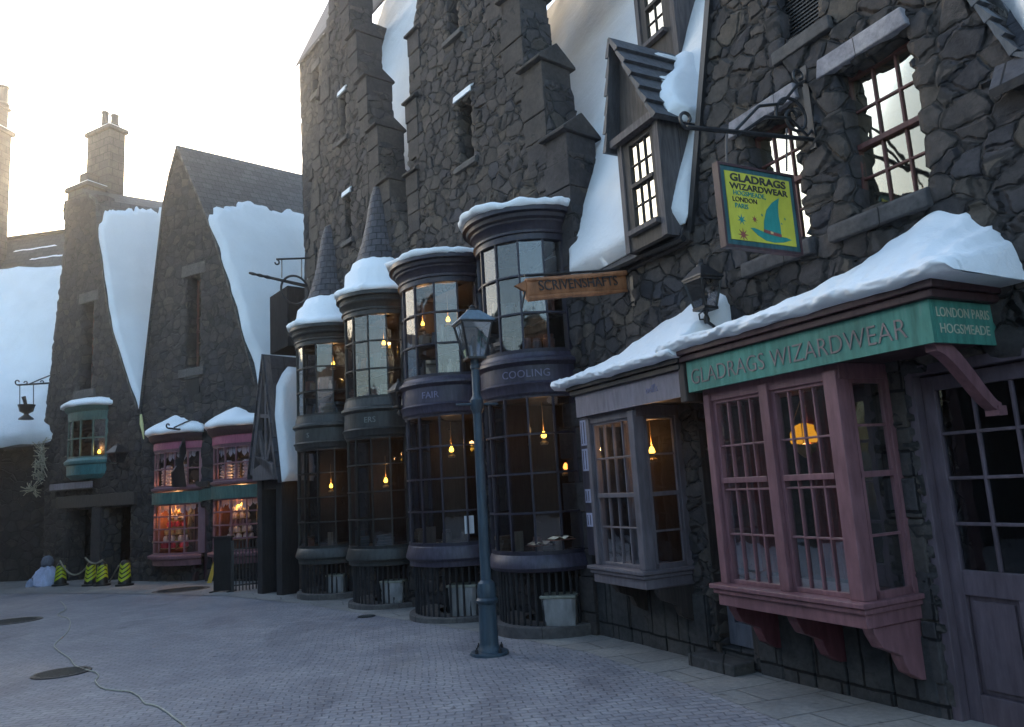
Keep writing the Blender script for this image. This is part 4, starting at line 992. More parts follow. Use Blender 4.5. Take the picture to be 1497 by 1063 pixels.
sash(None,'window',c2,2.72,3.12,ZP2['us']+.1,ZP2['u1']-.05,-.05,2,2,m_sash,m_glassd,fr=.06,mt=.03,depth=.2,mroom=m_redroom)
slab(c2,2.62,3.2,ZP2['us']-.08,ZP2['us']+.06,-.1,.12,'window_sill',m_wood)
for A,Z in ((AP1,ZP1),(AP2,ZP2)):
    for (zt,nm) in ((Z['u1']-.01,0),(Z['l1']-.01,1)):
        mb=MB(); n=14
        for i in range(n):
            a0_=A.a0+(A.a1-A.a0)*(i+.04)/n; a1_=A.a0+(A.a1-A.a0)*(i+.96)/n; h=.17+.05*((i*5)%3)
            p0=A.p(a0_,-.10,zt);p1=A.p(a1_,-.10,zt);pm=A.p((a0_+a1_)/2,-.10,zt-h); q0=A.p(a0_,-.10,zt-h*.7);q1=A.p(a1_,-.10,zt-h*.7)
            mb.add([p0,p1,q1,pm,q0],[(0,1,2,3,4)])
        mb.build('lace_valance',m_lace,c2)
# C1
c1=fthing('stone_house','narrow leftmost stone gable house with teal bow window and tall chimney','building',FC,7.4,-.2)
o1=[(5.23,-.8),(5.30,1.5),(5.46,4.1),(5.55,4.3),(6.87,6.97),(7.68,10.1),(7.75,11.1),(9.45,11.3),(9.5,11.0),(9.36,10.0),(10.08,3.82),(9.85,2.2),(9.75,-.8)]
w1=(7.70,8.28,5.06,7.74)
dl=FC.pix(97,738); dr=FC.pix(192,733)
wall('wall',o1,[rect(*w1),rect(7.45,8.7,-.7,1.62),rect(5.75,7.0,-.7,1.62),rect(7.3,8.6,2.75,3.9)],.09,m_rubC,c1,.5)
upw(w1,c1,6.6)
slab(c1,8.5,9.1,4.35,4.75,-.1,.05,'blocked_opening',m_dark)
slab(c1,5.5,9.0,1.64,1.98,-.2,.14,'beam',m_wood); slab(c1,7.02,7.43,-.7,1.62,-.3,.10,'pier',m_ashp); 
room('room',c1,5.3,9.2,-3.2,-.5,-.8,1.9,m_dark)
f=MB(); f.box(7.5,8.65,-2.0,-1.95,-.7,1.6); f.build('door',paint('brown_door',(.05,.035,.03),.6,.3),c1)
vg1=[(8.4,11.4),(7.75,10.9),(7.62,10.0),(7.3,8.6),(6.87,6.98),(6.2,5.55),(5.5,4.2)]
gable_roof('roof',c1,FC,vg1,38,(243,298),m_slatef,tooth([(.01,.36),(.1,.24),(.5,.19),(.9,.17),(1.2,.2),(1.2,1.0),(.012,1.0)],.04,8),thick=.16,seed=3)
# teal bow
zt_=lambda x,y:FC.pix(x,y,.3)[1]
uT=[FC.pix(x,650,.12)[0] for x in (96,152)]
AT=Arc((uT[0]+uT[1])/2,(uT[0]-uT[1])/2,.38); T=dict(c=zt_(97,606),u1=zt_(98,616),u0=zt_(99,672),s=zt_(98,690),b=zt_(100,702))
m=MB(); AT.strip(m,[(-.1,T['u1']),(.03,T['u1']),(.04,T['c']),(.12,T['c']+.08),(.14,T['c']+.16),(-.2,T['c']+.18)],20); tb=m.build('bow_window',m_mgreen,c1)
m=MB(); AT.strip(m,[(-.2,T['u0']+.01),(.02,T['u0']),(.10,T['u0']-.08),(.09,T['u0']-.16),(.03,T['u0']-.2),(.02,T['b']+.12),(-.1,T['b']),(-.36,T['b']-.05)],20); m.build('bay_apron',m_teal,tb)
bow_window(AT,tb,T['u0'],T['u1'],5,2,m_mgreen,m_glassd,pil=.07,mt=.04)
room('room',tb,uT[1]-.1,uT[0]+.1,-1.2,0,T['u0']-.1,T['u1']+.1,m_room)
sm=MB(); sm.lathe([(AT.R+.12,T['c']+.15),(AT.R+.2,T['c']+.18),(AT.R+.2,T['c']+.27),(AT.R+.05,T['c']+.36),(AT.R*.6,T['c']+.5),(AT.R*.3,T['c']+.62)],30,AT.a0-.1,AT.a1+.1,(AT.u,AT.w0,0),True,lambda a,j,r,z:(.05*mnoise.noise(Vector((a*3,z,1))),.04*mnoise.noise(Vector((a*3,z,9))))); sm.build('snow_cap',m_snow,tb)
# chimneys
def chimney(parent,F,x0,x1,y0,y1,w,name='chimney',cap=True,pots=(),dp=.56):
    a=F.pix(x0,y1,w);b=F.pix(x1,y1,w);t=F.pix((x0+x1)/2,y0,w)[1]; u1,u0=a[0],b[0]; z0=min(a[1],b[1])
    m=MB(); m.box(u0,u1,w-dp,w,z0-.6,t); 
    if cap: m.box(u0-.07,u1+.07,w-dp-.07,w+.07,t,t+.14); m.box(u0+.05,u1-.05,w-dp+.05,w-.05,t+.14,t+.22)
    c=m.build(name,m_rubF,parent,bevel=.03)
    if cap: s=MB(); s.box(u0-.05,u1+.05,w-dp-.05,w+.05,t+.141,t+.17); s.build('frost',m_snow,c,bevel=.02)
    for (fx,r,h) in pots:
        uu=u1+(u0-u1)*fx; p=MB(); p.lathe([(0,t+.2),(r,t+.2),(r*1.12,t+.26),(r*.85,t+.3),(r*.78,t+.2+h),(r*.9,t+.2+h),(r*.9,t+.27+h),(0,t+.27+h)],12,c=(uu,w-dp/2,0)); p.build('chimney_pot',m_iron,c)
        MB().tube([(uu,w-dp/2,t+.2+h),(uu,w-dp/2,t+.2+h+.75)],.012,5).build('lightning_rod',m_iron,c)
    return c
m_rubF=blocks('chimney_stone',.42,.26,(.075,.07,.068),(.10,.09,.08),.03,.012)
chimney(c1,FC,124,157,196,300,-.7,pots=((.42,.13,.62),(.85,.14,.35)))
chimney(c1,FC,98,128,277,292,-.1,'chimney_shoulder'); chimney(c1,FC,115,127,253,278,-.3,'chimney_shoulder',cap=False)
# D: long roof on the far left, and big chimney
FD=Frame(tuple(ground(74,850))[:2],-80)
dd=fthing('long_house','long dark walled house with snow covered roof at the far left edge','building',FD,4,-.8)
zD=FD.pix(30,652,-.2)[1]
slab(dd,-1.5,14,-1.0,zD-.02,-1.2,-.55,'wall',m_rubdk:=rubble('rubble_dark',.4,.3,.05,(.45,.5,.55),4),0)
rD=FD.pix(50,345,-4.5)[1]; mD=slope_map(.0,zD,-4.5,rD)
slope_sheet('roof',dd,-3.0,14,(.0,zD-.04),(-4.5,rD),m_slatef)
LD=math.hypot(4.5,rD-zD)
snow_patch('roof_snow',wobble([(.1,.02),(13.8,.02),(13.8,LD*.8),(6,LD*.82),(3.2,LD*.80),(1.5,LD*.86),(.5,LD*.93),(-3,LD*.93)],.12,.3,2,1.2),mD,m_snow2,dd,.22,.25,.2,.3,6)
for (x0,x1,t) in ((.4,3.0,.9),(2.2,5,.86),(1.0,2.4,.95),(4,6,.92)):
    snow_patch('snow_streak',wobble([(x0,LD*t),(x1,LD*t),(x1-.1,LD*t+.07),(x0+.2,LD*t+.09)],.05,.15,x0,3),mD,m_snow,dd,.05,.08,.05,.3,6)
rg=MB(); rg.tube([(-3,-4.5,rD+.02),(14,-4.5,rD+.02)],.10,6); rg.build('ridge',m_slatef,dd)
zz0=FD.pix(9,335,-5); FT=Frame((ground(74,850).x*1.16,ground(74,850).y*1.16),-80)
ch=fthing('stone_chimney','tall stone chimney stack cut by the left edge of the photo','chimney',FT,FT.pix(2,500,0)[0],-.7)
a=FT.pix(-20,335,0)[0]; b=a+1.2; tz=FT.pix(16,180,0)[1]; tz2=FT.pix(12,145,0)[1]; tz3=FT.pix(4,120,0)[1]
m=MB(); m.prism([(a-.22,-1),(b+.2,-1),(b,tz),(a,tz)],-.9,0); m.box(a-.1,b+.1,-1.0,.1,tz,tz+.16); m.box(a+.1,b-.1,-.8,-.1,tz+.16,tz2); m.box(a+.03,b-.03,-.87,-.03,tz2,tz2+.14); m.build('stack',m_rubF,ch,bevel=.03)
m=MB(); m.lathe([(0,tz2+.1),(.2,tz2+.1),(.24,tz2+.22),(.17,tz2+.3),(.15,tz3+.15),(.19,tz3+.16),(.19,tz3+.22),(0,tz3+.22)],12,c=(a+.18,-.6,0)); m.build('chimney_pot',m_iron,ch)
MB().box(a-.08,b+.08,-.98,.08,tz+.161,tz+.2).build('frost',m_snow,ch,bevel=.02)
# E: alley porch between the far gables and the bay shops
FE=Frame(tuple(ground(418,872))[:2],-50)
pe=lambda x,y,w=0:FE.pix(x,y,w)
ee=fthing('timber_porch','small dark timber framed porch with steep snowy roof beside the nearest pink shop','porch',FE,pe(400,860)[0],-.5)
ap=pe(391,522); fl=pe(374,695); fr_=pe(411,700)
m=MB(); 
def beam(mb,p,q,t,w0,w1):
    p=Vector(p);q=Vector(q);d=(q-p).normalized();n=Vector((-d.y,d.x))*t/2; mb.prism([tuple(p-n),tuple(q-n),tuple(q+n),tuple(p+n)],w0,w1)
beam(m,ap,fl,.12,-.02,.10); beam(m,ap,fr_,.12,-.02,.10); beam(m,((ap[0]+fl[0])/2,(ap[1]+fl[1])/2),((ap[0]+fr_[0])/2,(ap[1]+fr_[1])/2),.08,.0,.07)
mid=((fl[0]+fr_[0])/2,fl[1]+.05); beam(m,ap,mid,.07,.0,.06); beam(m,((ap[0]*.4+fl[0]*.6),(ap[1]*.4+fl[1]*.6)),mid,.08,.0,.07); beam(m,((ap[0]*.4+fr_[0]*.6),(ap[1]*.4+fr_[1]*.6)),mid,.08,.0,.07)
m.build('gable_frame',m_woodg,ee)
MB().prism([ap,fl,fr_],-.3,-.04).build('gable_board',m_iron,ee)
m=MB(); c_=((fl[0]+fr_[0])/2,fl[1]); m.prism([(fl[0]-.1,c_[1]-.12),(fr_[0]+.05,c_[1]-.12),(fr_[0]+.1,c_[1]+.18),(c_[0]+.1,c_[1]+.34),(c_[0]-.15,c_[1]+.28),(fl[0]-.1,c_[1]+.1)],.02,.14); m.build('carved_bracket',m_woodg,ee,bevel=.02)
g_=[]
for i in range(7):
    s=i/6*3.2; g_.append([(ap[0]-.0,.14-s,ap[1]+.05),((ap[0]+fr_[0])/2-.03,.14-s,(ap[1]+fr_[1])/2+.05),(fr_[0]-.10,.14-s,fr_[1])])
sheet('roof',g_,m_slateb,ee,thick=.08)
g_=[[(ap[0],.14-i*.5,ap[1]+.05),(fl[0]+.1,.14-i*.5,fl[1])] for i in range(7)]; sheet('roof',g_,m_slateb,ee,thick=.08)
Lr=math.hypot(ap[0]-fr_[0],ap[1]-fr_[1])
def em(s,t,h):
    a=Vector(ap);b=Vector((fr_[0]-.1,fr_[1])); d=(b-a).normalized(); n=Vector((-d.y,d.x)); n=-n if n.x>0 else n; p=a+(b-a)*t+n*(.06+h); return (p.x,.14-s,p.y)
snow_patch('roof_snow',wobble([(3.1,.05),(.55,.08),(.40,.14),(.22,.25),(.10,.5),(.08,.75),(.05,1.03),(3.1,1.04)],.015,.06,3),em,m_snow2,ee,.14,.05,.1,.2,2)
m=MB(); m.box(fr_[0]+.02,fr_[0]+.22,-.4,-.02,-1,fl[1]); m.box(fl[0]-.2,fl[0]-.02,-.4,-.02,-1,fl[1]); m.box(fr_[0],fl[0],-.35,-.06,fl[1]-.3,fl[1]-.05); m.build('posts',m_iron,ee)
slab(ee,-6,6,-1,fl[1]-.1,-2.3,-2.2,'rear_wall',m_dark,0)
# =====================================================================
# OTHER SIDE OF THE STREET (outside the frame; shades the street, seen in reflections)
# =====================================================================
def plain_house(name,label,F,u0,u1,ze,zr,depth,seed):
    t=fthing(name,label,'building',F,(u0+u1)/2,-depth/2)
    um=(u0+u1)/2
    m=MB(); m.prism([(u0,-1),(u1,-1),(u1,ze),(um+.2,zr),(um-.2,zr),(u0,ze)],-depth,0); m.build('wall',m_rubO,t)
    for a,b in ((u0-.2,um-.05),(u1+.2,um+.05)):
        sheet('roof',[[(a,.2-(depth+.4)*i/3,ze-.1),(b,.2-(depth+.4)*i/3,zr+.1)] for i in range(4)],m_slatef,t)
        L=math.hypot(b-a,zr-ze+.2); d=((b-a)/L,(zr-ze+.2)/L); sg=1 if b>a else -1
        snow_patch('roof_snow',wobble([(-depth,.1),(-.1,.1),(-.1,L*.8),(-depth,L*.85)],.1,.3,seed),lambda x,y,h:(a+d[0]*y-d[1]*h*sg,x,ze-.1+d[1]*y+abs(d[0])*h+.05),m_snow2,t,.2,.25,.2)
    for fl in range(2):
        for k in (.25,.62):
            x=u0+(u1-u0)*k; sash(None,'window',t,x,x+.8,.9+fl*2.4,2.2+fl*2.4,.03,3,4,m_sash,m_glassd,room=False)
m_rubO=blocks('opposite_stone',.45,.28,(.06,.058,.06),(.08,.075,.07),.03,.012)
FO=Frame((-12.2,14.6),160)
plain_house('stone_house','stone house with snowy roof across the street outside the left edge',FO,0,6.5,3.6,6.6,6,1)
plain_house('stone_house','second stone house across the street behind the camera on the left',FO,6.6,13.4,3.9,7.0,6,2)
plain_house('stone_house','third stone house across the street farther behind the camera',FO,13.5,21,3.6,6.6,6,3)
FQ=Frame((-18.0,21.6),144)
plain_house('stone_house','unseen low stone house added to close a sky gap in window reflections',FQ,0,7.5,4.2,7.4,5,5)  # unseen house added to close a bright sky gap mirrored in panes
FP=Frame((-4,-12),90)
plain_house('stone_house','unseen stone house added behind the camera to keep gold sky off windows',FP,0,9,4.5,8.5,7,4)  # unseen house added so the windows do not mirror the gold horizon
# =====================================================================
# STREET LAMP AND WALL LANTERNS
# =====================================================================
def zat(P,x,y):
    d=ray(x,y); L=math.hypot(P[0],P[1]); return EYE+d.z*L/math.hypot(d.x,d.y)
m_frost=glassmat('lantern_glass',.16,(.5,.53,.58),.05)
def lantern_head(root,z0,wb,wt,hb,hr,body,top,name='lantern_frame',fin=.05):
    """square tapered lantern: base half width wb at z0, eave half width wt at z0+hb, roof hr"""
    m=MB(); z1=z0+hb; t=.012
    for sx in (-1,1):
        for sy in (-1,1):
            m.tube([(sx*wb,sy*wb,z0),(sx*wt*.86,sy*wt*.86,z1)],t,4)
    m.box(-wb-.012,wb+.012,-wb-.012,wb+.012,z0-.02,z0+.006)
    for a in (-1,1):
        m.box(-wt*.86,wt*.86,a*wt*.86-.01,a*wt*.86+.01,z1-.02,z1); m.box(a*wt*.86-.01,a*wt*.86+.01,-wt*.86,wt*.86,z1-.02,z1)
    f=m.build(name,body,root)
    g=MB(); a=wb*.97;b=wt*.83
    for sx,sy in ((1,0),(-1,0),(0,1),(0,-1)):
        px,py=-sy,sx
        g.add([(sx*a+px*a,sy*a+py*a,z0),(sx*a-px*a,sy*a-py*a,z0),(sx*b-px*b,sy*b-py*b,z1-.01),(sx*b+px*b,sy*b+py*b,z1-.01)],[(0,1,2,3)])
    g.build('lantern_glass',m_frost,root,fix=False)
    r_=MB(); c=wt*.33; z2=z1+hr
    v=[(sx*wt,sy*wt,z1) for sx,sy in((-1,-1),(1,-1),(1,1),(-1,1))]+[(sx*wt*.97,sy*wt*.97,z1+.018) for sx,sy in((-1,-1),(1,-1),(1,1),(-1,1))]+[(sx*c,sy*c,z2) for sx,sy in((-1,-1),(1,-1),(1,1),(-1,1))]
    fs=[(0,3,2,1)]+[(i,(i+1)%4,4+(i+1)%4,4+i) for i in range(4)]+[(4+i,4+(i+1)%4,8+(i+1)%4,8+i) for i in range(4)]+[(8,9,10,11)]
    r_.add(v,fs); r_.build('lantern_roof',top,root,bevel=.004)
    k=MB(); k.lathe([(0,z2-.01),(c*1.1,z2-.01),(c*1.0,z2+.015),(c*.5,z2+.03),(c*.55,z2+.05),(c*.2,z2+fin+.02),(0,z2+fin+.03)],12); k.build('finial',body,root)
    b_=MB(); b_.lathe([(0,z0),(.022,z0),(.022,z0+hb*.25),(.03,z0+hb*.35),(.03,z0+hb*.6),(.0,z0+hb*.68)],10); b_.build('mantle',m_dark,root)
P=ground(716,957); lp=thing('street_lamp','slim blue grey cast iron street lamp with square lantern standing before the round bays','street lamp',(P.x,P.y,P.z),R(20))
zr=lambda x,y: zat(P,x,y)-P.z
zc_=[zr(712,880),zr(711,862),zr(710,852),zr(700,600),zr(699,582),zr(694,525),zr(693,474),zr(692,460)]
m=MB(); m.lathe([(0,0),(.20,0),(.205,.02),(.20,.035),(.13,.045),(.12,.07),(.105,.09),(.10,.12),(.095,zc_[0]-.02),(.115,zc_[0]),(.12,zc_[0]+.025),(.10,zc_[0]+.05),(.105,zc_[1]),(.09,zc_[2]),(.058,zc_[2]+.03),(.05,zc_[3]-.03)],28)
m.lathe([(.05,zc_[3]-.04),(.062,zc_[3]),(.075,zc_[3]+.02),(.075,zc_[4]-.02),(.06,zc_[4]),(.045,zc_[4]+.03),(.043,zc_[5]-.12),(.055,zc_[5]-.11),(.055,zc_[5]-.07),(.045,zc_[5]-.06),(.05,zc_[5]-.01),(.11,zc_[5]),(0,zc_[5])],24); m.build('post',m_post,lp)
m=MB(); m.tube([(-.24,0,(zc_[3]+zc_[4])/2),(.24,0,(zc_[3]+zc_[4])/2)],.014,8); m.build('ladder_bar',m_post,lp)
for a in (.4,2,3.5,5.1): MB().lathe([(0,.03),(.018,.03),(.018,.075),(.008,.08),(.006,.10),(0,.10)],8,c=(.17*math.cos(a),.17*math.sin(a),0)).build('bolt',m_iron,lp)
lantern_head(lp,zc_[5]+.01,.095,.205,zc_[6]-zc_[5],zc_[7]-zc_[6]+.03,m_iron,paint('lamp_blue_top',(.11,.16,.20),.4,.25))
def wall_lantern(F,px,eave,base,w,sc,label,top=None):
    u=F.pix(px[0],px[1],w)[0]; p=F.pt(u,w,0); z1=F.pix(px[0],px[1],w)[1]; z0=F.pix(px[0],base,w)[1]
    t=thing('wall_lantern',label,'lantern',(p.x,p.y,z0),F.rot())
    hb=z1-z0; lantern_head(t,0,sc*.5,sc,hb,sc*.9,m_iron,top or m_iron)
    m=MB(); m.lathe([(0,-.14),(.02,-.14),(.03,-.10),(.015,-.06),(.03,-.02),(.05,-.005),(0,0)],10); m.tube([(0,0,-.12),(0,-w*.4,-.20),(0,-w*.8,-.14),(0,-w,-.05)],.014,6)
    m.tube([(0,.0,-.1),(.03,.05,-.1),(0,.08,-.06),(-.03,.05,-.03),(0,.02,-.03)],.008,5); m.box(-.04,.04,-w-.02,-w+.02,-.22,.12); m.build('bracket',m_iron,t)
    return t
wall_lantern(FA,(1027,409),409,452,.36,.135,'black wall lantern with pale lit roof side above the gap between the two snowy canopies')
wall_lantern(FB,(583,572),570,594,.72,.13,'small dark wall lantern with frosted top squeezed between second and third round bays',m_frost if False else None)
wall_lantern(FC,(172,662),663,676,.4,.22,'small far wall lantern beside the teal bow window')
# =====================================================================
# HANGING SIGNS AND BRACKETS
# =====================================================================
def spiral(c,r0_,r1_,a0,a1,n=26):
    return [(c[0]+(r0_+(r1_-r0_)*i/n)*math.cos(a0+(a1-a0)*i/n),c[1]+(r0_+(r1_-r0_)*i/n)*math.sin(a0+(a1-a0)*i/n)) for i in range(n+1)]
us=.40; q=lambda x,y:pixU(FA,x,y,us)
sg=fthing('hanging_sign','yellow hanging shop sign with green pointed hat on scrolled iron bracket','sign',FA,us,.0,q(1195,205)[1])
m=MB(); T3=lambda L,u=us:[(u,a,b) for a,b in L]
a=q(1195,205); b=q(1004,186); 
m.tube(T3([(0.0,a[1]),(b[0]*.5,(a[1]+b[1])/2),b]),.018,6)
rc=q(1004,174); m.tube(T3(spiral((rc[0],rc[1]),.075,.02,-PI/2,PI*1.3)),.013,6)
wt=q(1190,105); m.box(us-.03,us+.03,0,.05,a[1]-.08,wt[1]+.02)
c_=q(1160,172); m.tube(T3(spiral(c_,.19,.035,-.2,PI*2.9,40)),.014,6)
m.tube(T3([(.02,a[1]+.1),(.1,a[1]+.02),(.28,a[1]+.14),(.55,a[1]+.10),(.85,b[1]+.02)]),.013,6)
m.tube(T3([(.03,wt[1]-.1),(.14,wt[1]-.16),(.34,a[1]+.25),(.6,a[1]+.18),(.9,b[1]+.03)]),.013,6)
s2=q(1168,112); m.tube(T3(spiral(s2,.08,.02,-PI*.6,PI*1.6)),.012,6)
for x in (1062,1150): t0=q(x,188); t1=q(x,250); m.tube([(us,t0[0],t0[1]),(us,t1[0],t1[1])],.008,5)
m.build('bracket',m_iron,sg)
TL,TR,BR,BL=q(1047,247),q(1157,250),q(1167,367),q(1057,369)
wl=(TL[0]+BL[0])/2; wr=(TR[0]+BR[0])/2; zt=(TL[1]+TR[1])/2; zb=(BL[1]+BR[1])/2
m=MB(); e=.06
m.box(us-.03,us+.03,wr,wl,zt-.02,zt); m.box(us-.03,us+.03,wr,wl,zb,zb+.02); m.box(us-.03,us+.03,wr,wr+.02,zb+.02,zt-.02); m.box(us-.03,us+.03,wl-.02,wl,zb+.02,zt-.02); m.build('sign_rim',m_maroon,sg)
MB().box(us-.022,us+.022,wr+.02,wl-.02,zb+.02,zt-.02).build('sign_frame',paint('teal_frame',(.025,.09,.10),.4,.3),sg)
bd=MB().box(us-.028,us+.028,wr+e,wl-e,zb+e,zt-e).build('sign_board',paint('yellow_sign',(.50,.47,.05),.5,.12,streak=2),sg)
Wd=wl-wr-2*e; Hd=zt-zb-2*e; ub_=us-.0285
def P2(x,y): return (ub_,wl-e-Wd*x,zb+e+Hd*y)   # x: 0 left..1 right as seen, y: 0 bottom..1 top
def sgt(txt,size,x,y,mat,sx=1,sy=1,bold=0):
    flat_text(txt,size,(ub_,wl-e-Wd*x,zb+e+Hd*y),(0,-1,0),(0,0,1),bd,mat,ext=.002,bold=bold,sx=sx,sy=sy)
m_sgn=paint('sign_green',(.02,.22,.19),.5,.15); m_sgr=paint('sign_red',(.25,.06,.05),.5,.15)
sgt('GLADRAGS',Hd*.155,.5,.865,m_letterd,sx=Wd/(Hd*.155*5.9)*1.0,bold=.002)
sgt('WIZARDWEAR',Hd*.125,.5,.745,m_letterd,sx=Wd/(Hd*.125*7.6),bold=.001)
sgt('HOGSMEADE,',Hd*.10,.34,.655,m_sgn,sx=1.0); sgt('LONDON',Hd*.10,.26,.56,m_letterd,sx=1.05); sgt('PARIS',Hd*.10,.20,.465,m_sgn,sx=1.0)
def flatpoly(pts,mat,name,lay=1):
    n=len(pts); v=[P2(x,y) for x,y in pts]; k=.0012*lay
    MB().add([(a-k,b,c) for a,b,c in v]+[(a+.001,b,c) for a,b,c in v],[tuple(range(n)),tuple(range(2*n-1,n-1,-1))]+[(i,(i+1)%n,(i+1)%n+n,i+n) for i in range(n)]).build(name,mat,bd)
flatpoly([(.30,.195),(.36,.20),(.48,.165),(.60,.13),(.72,.12),(.85,.115),(.93,.09),(.80,.04),(.65,.02),(.52,.035),(.40,.10)],m_sgn,'hat_brim',1)
flatpoly([(.50,.15),(.52,.32),(.58,.50),(.68,.62),(.80,.71),(.77,.58),(.76,.42),(.77,.28),(.77,.11),(.64,.12)],m_sgn,'hat_crown',2)
flatpoly([(.50,.155),(.505,.20),(.64,.175),(.77,.155),(.77,.11),(.64,.125)],m_sgr,'hat_band',3)
flatpoly([(.60,.15),(.60,.18),(.64,.175),(.64,.14)],m_gold,'hat_buckle',4)
def star(cx,cy,r,mat,n=7):
    pts=[]
    for k in range(2*n):
        rr=r if k%2==0 else r*.33; a=PI/2+PI*k/n; pts.append((cx+rr*math.cos(a)*Hd/Wd,cy+rr*math.sin(a)))
    flatpoly(pts,mat,'star')
star(.18,.30,.085,m_sgn); star(.38,.33,.055,m_sgr); star(.18,.08,.10,m_sgr,8); star(.50,.41,.025,m_sgn,6); star(.86,.40,.025,m_sgn,6); star(.80,.32,.02,m_sgn,6)
# carved wooden scroll sign
us2=2.95; q2=lambda x,y:pixU(FA,x,y,us2)
sc=fthing('hanging_sign','orange brown carved wooden scroll sign hung on iron bar beside the nearest round bay','sign',FA,us2,0,q2(915,418)[1])
wA,zA_=q2(912,414); wB,zB_=q2(768,424); rr_=(q2(840,402)[1]-q2(840,437)[1])/2
m_orw=paint('orange_wood',(.30,.12,.05),.5,.35,.7,streak=3)
m=MB(); n=24; ca=[]
for i in range(n+1):
    s=i/n; ww=wA+(wB-wA)*s; zz=zA_+(zB_-zA_)*s; 
    ca.append((ww,zz,rr_*(.82+.12*math.sin(s*PI))))
vs=[];k=20
for ww,zz,r_ in ca:
    for j in range(k): a=2*PI*j/k; bump_=1+.10*math.cos(3*a+.6)+.04*math.sin(7*a+ww*5); vs.append((us2+.055*math.cos(a)*bump_,ww,zz+r_*math.sin(a)*bump_))
fs=[(i*k+j,i*k+(j+1)%k,(i+1)*k+(j+1)%k,(i+1)*k+j) for i in range(n) for j in range(k)]+[tuple(range(k-1,-1,-1)),tuple(n*k+j for j in range(k))]
m.add(vs,fs,True); body=m.build('scroll',m_orw,sc)
m=MB(); 
m.tube([(us2-.05,wA,zA_+rr_*.78),(us2-.06,(wA+wB)/2,(zA_+zB_)/2+rr_*.62),(us2-.04,wB,zB_+rr_*.7)],[.03,.024,.012],8); m.tube([(us2-.05,wA,zA_-rr_*.75),(us2-.06,(wA+wB)/2,(zA_+zB_)/2-rr_*.72),(us2-.04,wB,zB_-rr_*.8)],[.014,.02,.03],8); m.build('rolled_edge',m_orw,sc)
e0=q2(768,410);e1=q2(752,418);e2=q2(770,428); 
MB().add([(us2-.02,*e0),(us2-.02,*e1),(us2-.02,*e2),(us2+.02,*e0),(us2+.02,*e1),(us2+.02,*e2)],[(0,1,2),(5,4,3),(0,3,4,1),(1,4,5,2),(2,5,3,0)]).build('quill_tip',m_orw,sc)
ax=Vector((0,wA-wB,zA_-zB_)).normalized(); 
flat_text('SCRIVENSHAFTS',rr_*1.15,(us2-.068,(wA+wB)/2,(zA_+zB_)/2-rr_*.25),tuple(ax),(0,-ax.z,ax.y) if ax.y>0 else (0,ax.z,-ax.y),sc,m_letterd,sx=(abs(wA-wB))/(rr_*1.15*8.6)*.95)
m=MB(); m.tube([(us2,0,q2(918,404)[1]+.03),(us2,wA*.6,zA_+rr_+.03),(us2,wB-.0,zB_+rr_+.02)],.014,6); m.tube([(us2,.0,zA_-.2),(us2,.03,zA_+rr_)],.014,6); m.box(us2-.03,us2+.03,0,.045,zA_-.25,zA_+.25)
m.tube([(us2,.04,zA_-.2),(us2,.12,zA_-.25),(us2,.18,zA_-.16),(us2,.12,zA_-.1)],.01,6); hh=q2(765,438); m.tube([(us2,wB,zB_),(us2,hh[0],hh[1]),(us2,hh[0]+.02,hh[1]-.08)],.012,6); m.build('bracket',m_iron,sc)
# mortar and pestle sign far left
um=9.95; q3=lambda x,y:pixU(FC,x,y,um)
mo=fthing('hanging_sign','black mortar and pestle hanging from scrolled iron arm against the snowy roof','sign',FC,um,0,q3(72,560)[1])
m=MB(); MA0=q3(73,560);MA1=q3(26,563); t3=lambda L:[(um,a,b) for a,b in L]
m.tube(t3([MA0,MA1]),.03,5); m.tube(t3(spiral((MA1[0],MA1[1]+.09),.09,.03,-PI/2,PI)),.02,5); m.tube(t3([q3(73,549),q3(58,555),MA1 and q3(42,562)]),.022,5); m.tube(t3(spiral(q3(62,559),.06,.02,0,5)),.018,5); m.tube(t3(spiral(q3(38,560),.06,.02,0,5)),.018,5)
for x in (29,49): m.tube(t3([q3(x,563),q3(x,592)]),.014,5)
m.build('bracket',m_iron,mo)
cz=q3(39,592); R_=abs(q3(28,592)[0]-q3(51,592)[0])/2
m=MB(); m.lathe([(0,cz[1]-.32),(R_*.35,cz[1]-.34),(R_*.9,cz[1]-.44),(R_*.85,cz[1]-.40),(R_*.3,cz[1]-.30),(R_*.25,cz[1]-.27),(R_*.8,cz[1]-.20),(R_*.92,cz[1]-.08),(R_*1.05,cz[1]),(R_*.9,cz[1]),(R_*.7,cz[1]-.12),(0,cz[1]-.18)],24,c=(um,cz[0],0)); m.build('mortar',m_iron,mo)
MB().tube([(um,cz[0],cz[1]-.1),(um,cz[0]+.10,cz[1]+.25)],[.04,.06],8).build('pestle',m_iron,mo)
# ring and wand bracket on the corner of the crow stepped house
uw=7.1; q4=lambda x,y:pixU(FB,x,y,uw)
wa=fthing('hanging_sign','iron ring with long twisted rod on scrolled bracket left of the narrow stone gable','sign',FB,uw,0,q4(452,378)[1])
m=MB(); t4=lambda L:[(uw,a,b) for a,b in L]; B0=q4(458,377);B1=q4(404,379)
m.tube(t4([B0,B1]),.022,5); m.tube(t4(spiral((B1[0],B1[1]-.07),.07,.025,PI/2,PI*2)),.018,5)
for x in (412,441): m.tube(t4([q4(x,378),q4(x,406)]),.012,5)
m.build('bracket',m_iron,wa)
rc=q4(431,424); rr=abs(q4(411,424)[0]-rc[0]); MB().tube(t4([(rc[0]+rr*math.cos(a*PI/20),rc[1]+rr*1.05*math.sin(a*PI/20)) for a in range(40)]),.024,6,closed=True).build('ring',m_iron,wa)
w0_=q4(364,399);w1_=q4(447,418); L=[(w0_[0]+(w1_[0]-w0_[0])*i/16,w0_[1]+(w1_[1]-w0_[1])*i/16) for i in range(17)]
